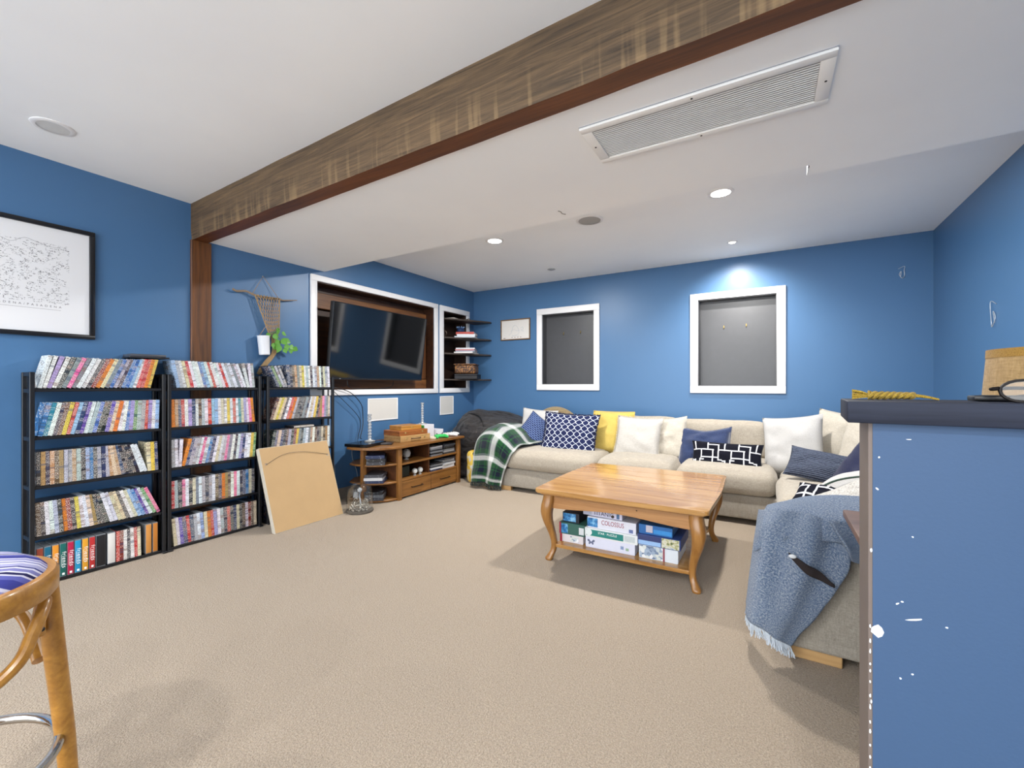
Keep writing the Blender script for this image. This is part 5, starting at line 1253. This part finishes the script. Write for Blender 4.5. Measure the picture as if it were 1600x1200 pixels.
sedge((LXa - .01, -LYa - .0), (LXa - .01, LYa), .05); sedge((LXa - .01, LYa), (-LXa + .01, LYa), .02); sedge((-LXa + .01, LYa), (-LXa + .01, -LYa), .05); sedge((-LXa + .01, -LYa), (LXa - .01, -LYa), .0)
mb = MB(); mb.prism(sh, .080, .102, bev=.004, seg=2); mb.build('lower_shelf', M_ctop, ct)

# ------------------------------------------------------------------ boxed games and puzzles on the lower shelf
M_gsh = {}
def game(label, x0, x1, y0, y1, z0, z1, body, front=None, lid=True, rz=0, text=None, art=None):
    cx, cy = (x0 + x1) / 2, (y0 + y1) / 2; a, b, h = (x1 - x0) / 2, (y1 - y0) / 2, z1 - z0
    r = thing('boxed_game', label, 'game box', (cx, cy, z0), rz, 'boxed games under the coffee table')
    mb = MB(); mb.box((-a + .0015, -b + .0015, 0), (a - .0015, b - .0015, h * .5)); mb.build('tray', plain('card_' + body.strip('#'), body, .5, var=.05), r, smooth=0)
    mb = MB(); mb.box((-a, -b, h * .12 if lid else 0), (a, b, h), .0012); ld_ = mb.build('lid', plain('card_' + body.strip('#'), body, .5, var=.05), r)
    if front:
        for k, (fa, fb, ga, gb, c) in enumerate(front):   # coloured front patches as fractions
            mb = MB(); mb.box((-a + 2 * a * fa, -b - .0008, h * ga), (-a + 2 * a * fb, -b, h * gb)); mb.build('printed_panel', c if not isinstance(c, str) else plain('print_' + c.strip('#'), c, .45, var=.1, scale=60), ld_, smooth=0)
    for tx in (text or []):
        body_, size, fx, fz, m, kw = tx; lettering('box_lettering', body_, size, m, ld_, face_my(-a + 2 * a * fx, -b - .0009, h * fz), .0003, **kw)
    return r
t = NT('landscape_print'); v = t.co('Object'); n = t.noise(v, 45, 3, .6); M_land = t.fin(t.ramp(n, [(.34, '#4b5d3c'), (.45, '#a9a878'), (.55, '#d3d0bc'), (.66, '#8fa6bd')]), .45)
t = NT('blue_sea_print'); v = t.co('Object'); n = t.noise(v, 30, 3, .6); M_sea = t.fin(t.ramp(n, [(.34, '#123a6b'), (.5, '#2f7db8'), (.66, '#8cc0dc')]), .4)
t = NT('collage_print'); vo = t.n('TexVoronoi', Vector=t.co('Object'), Scale=55.0); M_coll = t.fin(t.ramp(t.n('RGBToBW', Color=vo.outputs['Color']).outputs[0], [(.2, '#5b6f8c'), (.45, '#9fb0c4'), (.6, '#c9cfc9'), (.8, '#e0e2e4')]), .45)
M_tred = plain('dark_red_print', '#8d2440', .5, var=.03); M_tnavy = plain('navy_print', '#232a55', .5, var=.03); M_twh = M_ltr
gy = 2.60
# stack near the left legs
game('white and red puzzle box at the bottom of the first stack', -1.185, -1.025, gy, gy + .26, .1025, .152, '#cfc9cc', [(0, .10, 0, 1, '#a03040'), (.45, .8, .15, .85, M_coll)])
game('dark green boxed game with a red end in the first stack', -1.19, -1.015, gy, gy + .27, .152, .225, '#2d5a50', [(0, .07, 0, 1, '#a3384a'), (.08, .34, .1, .9, M_sea), (.78, .97, .15, .75, '#c9cdd0')])
game('small black and blue game on top of the first stack', -1.175, -1.06, gy + .02, gy + .22, .225, .288, '#10141f', [(.03, .8, .1, .9, M_sea)])
# middle stack
game('white puzzle box with a butterfly at the bottom of the middle stack', -1.005, -.695, gy - .01, gy + .25, .1025, .168, '#cfd2e2', [(.72, .78, .35, .65, '#7d8fb5'), (.82, .88, .3, .55, '#8ba58c')])
game('long teal and white puzzle box in the middle stack', -1.008, -.678, gy - .014, gy + .25, .168, .224, '#d6dadb', [(.03, .74, .16, .84, '#167a72'), (.76, .95, .2, .8, '#b9c2c4')], text=[('STAR \u00b7 PUZZLE', .018, .44, .57, M_twh, {})])
mb = MB(); mb.lathe([(.001, 0), (.021, 0), (.021, .0006), (.001, .0006)], 24, face_my(-.139, -.1329, .029)); mb.build('round_badge', plain('badge_white', '#d5dcdc', .5), [c for c in [o for o in bpy.data.objects if o.get('label', '').startswith('long teal')][0].children if c.name.startswith('lid')][0], smooth=0)
game('white boxed game with large dark red lettering in the middle stack', -.995, -.690, gy - .004, gy + .26, .224, .292, '#d3d4de', [(.0, .22, .1, .9, M_sea), (.86, .94, .1, .4, '#5a6a9a')], text=[('COLOSSUS', .040, .53, .60, M_tred, {'xs': .72})])
game('white boxed game with ornate dark lettering on top of the middle stack', -1.03, -.775, gy + .02, gy + .24, .292, .331, '#d2cfe0', [(.0, .22, .05, .95, '#b7bacb'), (.86, .93, .1, .9, '#4a6d95')], text=[('TITANIC', .036, .53, .5, M_tnavy, {'xs': .95})], rz=R(-2))
mb = MB(); r = [o for o in bpy.data.objects if o.get('label', '').startswith('white puzzle box with a butterfly')][0]; r = [c for c in r.children if c.name.startswith('lid')][0]
for s in (-1, 1):
    mb.prism([(0, 0), (s * .014, .016), (s * .024, .014), (s * .022, .003), (s * .012, -.002), (s * .018, -.010), (s * .010, -.017), (0, -.006)][::s], -.0003, .0003, face_my(-.118, -.131, .034))
mb.build('butterfly_print', plain('grey_blue_butterfly', '#5d6480', .5), r, smooth=0)
# right stack
game('pale puzzle box with a photo collage at the bottom of the last stack', -.672, -.452, gy - .01, gy + .25, .1025, .180, '#cfd6de', [(.02, .62, .05, .95, M_coll), (.62, .67, 0, 1, '#8d4b58')])
game('navy and pale blue puzzle box with a village photo', -.678, -.438, gy - .016, gy + .25, .180, .242, '#27407a', [(.02, .55, .06, .45, '#8fb2dc'), (.02, .55, .48, .92, '#2a3566'), (.57, .97, .06, .94, M_land)])
game('bright blue puzzle box on top of the last stack', -.675, -.485, gy + .0, gy + .25, .242, .296, '#1d5f9f', [(.22, .42, .2, .95, '#b9b3bd'), (.45, .98, .15, .6, '#2f86c9')])
game('crumpled teal bag of pieces behind the blue puzzle box', -.62, -.46, gy + .12, gy + .27, .2965, .322, '#255a6a')

# ================================================================== striped bar stool
M_bent = wood('bentwood_beech', '#8f5c1c', '#c08a38', 0, 1.4, .32, .05, coat=.3)
st = thing('bar_stool', 'bentwood stool with a blue striped round cushion', 'stool', (-1.540, .153, 0))
SZs = .680; SR = .196
mb = MB(); mb.lathe([(SR - .022, SZs - .052), (SR - .002, SZs - .054), (SR + .004, SZs - .046), (SR + .004, SZs - .008), (SR - .002, SZs), (SR - .022, SZs - .001)], 64, caps=False); mb.lathe([(SR - .022, SZs - .052), (SR - .022, SZs - .001)], 64, caps=False); mb.smooth = True; mb.build('seat_ring', M_bent, st)
mb = MB(); mb.lathe([(.001, SZs + .048), (.05, SZs + .047), (.10, SZs + .041), (.145, SZs + .028), (.168, SZs + .014), (.181, SZs - .002), (.182, SZs - .03), (.001, SZs - .03)], 64); mb.smooth = True
t = NT('blue_stripe_ticking'); co_ = t.sep(t.co('Object', rot=(0, 0, R(4))))
f = t.math('FRACT', t.math('MULTIPLY', co_[0], 8.0))
cc = t.ramp(f, [(0, '#3b3f8c'), (.16, '#c9c8da'), (.21, '#8d8dbd'), (.30, '#cfcfe2'), (.36, '#55579c'), (.40, '#d3d3e4'), (.46, '#a5a5c9'), (.58, '#34367e'), (.62, '#d3d3e4'), (.67, '#7c7db4'), (.76, '#d9d9e6'), (.80, '#232350'), (.86, '#c9c8da'), (.90, '#5c5fa6')], 'CONSTANT')
t.bump(t.noise(t.co(), 500, 2), .2, .001); mb.build('seat_cushion', t.fin(cc, .85, spec=.2), st)
for k in range(4):
    a = R(77 + 90 * k); ca, sa = math.cos(a), math.sin(a)
    def lp(r0, z, off=0, a=a): return Vector((math.cos(a) * r0 + math.sin(a) * off, math.sin(a) * r0 - math.cos(a) * off, z))
    mb = MB(); mb.tube([lp(.178, SZs - .045), lp(.193, .45), lp(.209, .26), lp(.225, 0)], [.021, .0205, .019, .016], 16); mb.build('leg', M_bent, st)
    b_ = a - R(90)
    pts = [lp(.165, SZs - .150, .030), lp(.166, SZs - .110, .033), lp(.172, SZs - .075, .036), lp(.176, SZs - .066, .050), lp(.172, SZs - .078, .075), lp(.158, SZs - .115, .105), lp(.130, SZs - .165, .140), lp(.165, SZs - .235, -.030, b_)]
    mb = MB(); mb.tube(curve_pts(pts, 44), .0125, 12); br_ = mb.build('bent_brace', M_bent, st)
    mb = MB(); mb.sphere(lp(.172, SZs - .135, .040), .005, 8, 6); mb.build('screw', M_black, br_)
mb = MB(); mb.tube([(.200 * math.cos(k * math.pi / 24), .200 * math.sin(k * math.pi / 24), .260) for k in range(48)], .011, 12, closed=True); mb.build('foot_ring', plain('chrome_tube', '#b9bbbd', .12, 1.0), st)

# ================================================================== end table, lamp and things on the half wall
et = thing('end_table', 'small brown pedestal table tucked behind the half wall', 'end table', (.50, 1.60, 0))
M_et = wood('brown_table_wood', '#4e3426', '#7e5c48', 0, 1.2, .4, .08)
mb = MB(); mb.box((-.280, -.22, .645), (.30, .35, .670), .004, 2); mb.build('tabletop', M_et, et)
mb = MB(); mb.lathe([(.03, .03), (.028, .1), (.04, .2), (.028, .4), (.035, .60), (.06, .645)], 16, Matrix.Translation((.12, -.08, 0))); mb.build('pedestal', M_et, et)
mb = MB(); mb.lathe([(.17, 0), (.17, .012), (.12, .025), (.03, .035)], 24, Matrix.Translation((.12, -.08, 0))); mb.build('foot_plate', M_et, et)
lp_ = thing('table_lamp', 'table lamp with a burlap drum shade behind the half wall', 'lamp', (.650, 1.625, .670))
mb = MB(); mb.lathe([(.06, 0), (.062, .012), (.03, .025), (.045, .09), (.055, .15), (.035, .22), (.012, .28), (.010, .42)], 24); mb.build('lamp_base', plain('glazed_brown_base', '#6e5844', .25), lp_)
M_burl = fabric('burlap_shade', '#b7996c', '#8f744c', 300, slub=.8, bump=.5)
mb = MB(); mb.lathe([(.176, .280), (.158, .522), (.158, .537), (.155, .537), (.155, .522), (.173, .280)], 48, caps=False); mb.smooth = True; mb.build('lamp_shade', M_burl, lp_)
mb = MB(); mb.lathe([(.1595, .516), (.1585, .538), (.1565, .538), (.158, .516)], 48, caps=False); mb.build('shade_binding', fabric('tan_binding', '#a5803f', '#8a6930', 300), lp_)
mb = MB(); mb.sphere((0, 0, .42), .03, 12, 8); mb.build('bulb', plain('frosted_bulb', '#dddad2', .3), lp_)
for a in range(3):
    mb = MB(); mb.tube([(0, 0, .40), (.155 * math.cos(a * 2.09), .155 * math.sin(a * 2.09), .51)], .002, 5); mb.build('shade_spoke', M_steel, lp_)

PM = Matrix.Translation((HX, HYA, 0)) @ Matrix.Rotation(R(-3.5), 4, 'Z')
def on_cap(x, y): p = PM @ Vector((x, y, 1.0862)); return (p.x, p.y, p.z)
# eyeglasses with folded dark temples
eg = thing('eyeglasses', 'dark framed eyeglasses lying on the half wall cap', 'eyeglasses', on_cap(.170, .050), R(-10))
M_tort = plain('dark_tortoise_acetate', '#15100f', .5, var=.4, scale=40, spec=.2)
for s in (0, 1):
    c = Vector((.034 + s * .062, 0, .019)); mb = MB(); mb.tube([c + Vector((.027 * math.cos(k * math.pi / 10), .006 * math.sin(k * math.pi / 10), .018 * math.sin(k * math.pi / 10))) for k in range(20)], .0026, 6, closed=True); mb.build('rim', M_tort, eg)
    mb = MB(); mb.lathe([(.001, 0), (1, 0)], 20, Matrix.Translation(c) @ Matrix.Rotation(R(90), 4, 'X') @ Matrix.Diagonal((.0255, .0165, 1, 1)), caps=False); mb.build('lens', glassy('spectacle_glass', (.95, .9, .86), .06), eg)
mb = MB(); mb.tube(curve_pts([(.060, 0, .024), (.065, -.002, .028), (.070, 0, .024)], 8), .0024, 6); mb.build('bridge', M_tort, eg)
mb = MB(); mb.tube(curve_pts([(.006, 0, .024), (-.002, .006, .022), (.03, .03, .024), (.09, .045, .020), (.12, .05, .006)], 16), .003, 6); mb.build('temple', M_tort, eg)
mb = MB(); mb.tube(curve_pts([(.122, 0, .024), (.13, .01, .022), (.10, .035, .020), (.04, .05, .010), (.012, .055, .004)], 16), .003, 6); mb.build('temple', M_tort, eg)
ec = thing('glasses_case', 'slim black glasses case under the eyeglasses', 'case', on_cap(.228, .105), R(-3))
mb = MB(); mb.cushion((0, 0, .0055), (.15, .045, .011), .004, 0, 4); mb.build('case_shell', M_black, ec)
# braided yellow cord on the cap
bc = thing('braided_cord', 'braided golden yellow cord lying on the half wall cap', 'cord', on_cap(-.008, .10), R(-8)); bc.scale = (.66, .8, .85)
M_gold = fabric('golden_yarn', '#b6983f', '#806722', 400, bump=.6)
mb = MB(); r_ = random.Random(2)
for k in range(3):
    pts = []
    for i in range(50):
        f = i / 49; ph = f * 15 + k * 2.094; pts.append((.028 + .100 * f, .010 * math.sin(ph), .0105 + .0055 * math.cos(ph) * (1 - .4 * f)))
    mb.tube(pts, .0052, 6)
mb.build('braid', M_gold, bc)
mb = MB()
for k in range(46):
    a, b = r_.uniform(-1, 1), r_.uniform(-1, 1); mb.tube(curve_pts([(.024, .004 * a, .010 + .004 * b), (.008, .009 * a, .012 + .008 * b), (-.014, .012 * a, max(.002, .012 + .0115 * b))], 6), .0013, 4)
mb.build('tassel', M_gold, bc)['kind'] = 'stuff'
mb = MB(); mb.tube([(.026, .008 * math.cos(k * .63), .011 + .009 * math.sin(k * .63)) for k in range(10)], .003, 5, closed=True); mb.build('binding', M_gold, bc)
mb = MB()
for k in range(24):
    a, b = r_.uniform(-1, 1), r_.uniform(0, 1); mb.tube(curve_pts([(.126, .006 * a, .008 + .006 * b), (.150, .010 * a, .006 + .005 * b), (.178, .014 * a, .002 + .002 * b)], 6), .0013, 4)
mb.build('frayed_end', M_gold, bc)['kind'] = 'stuff'
print('disc cases', tot)
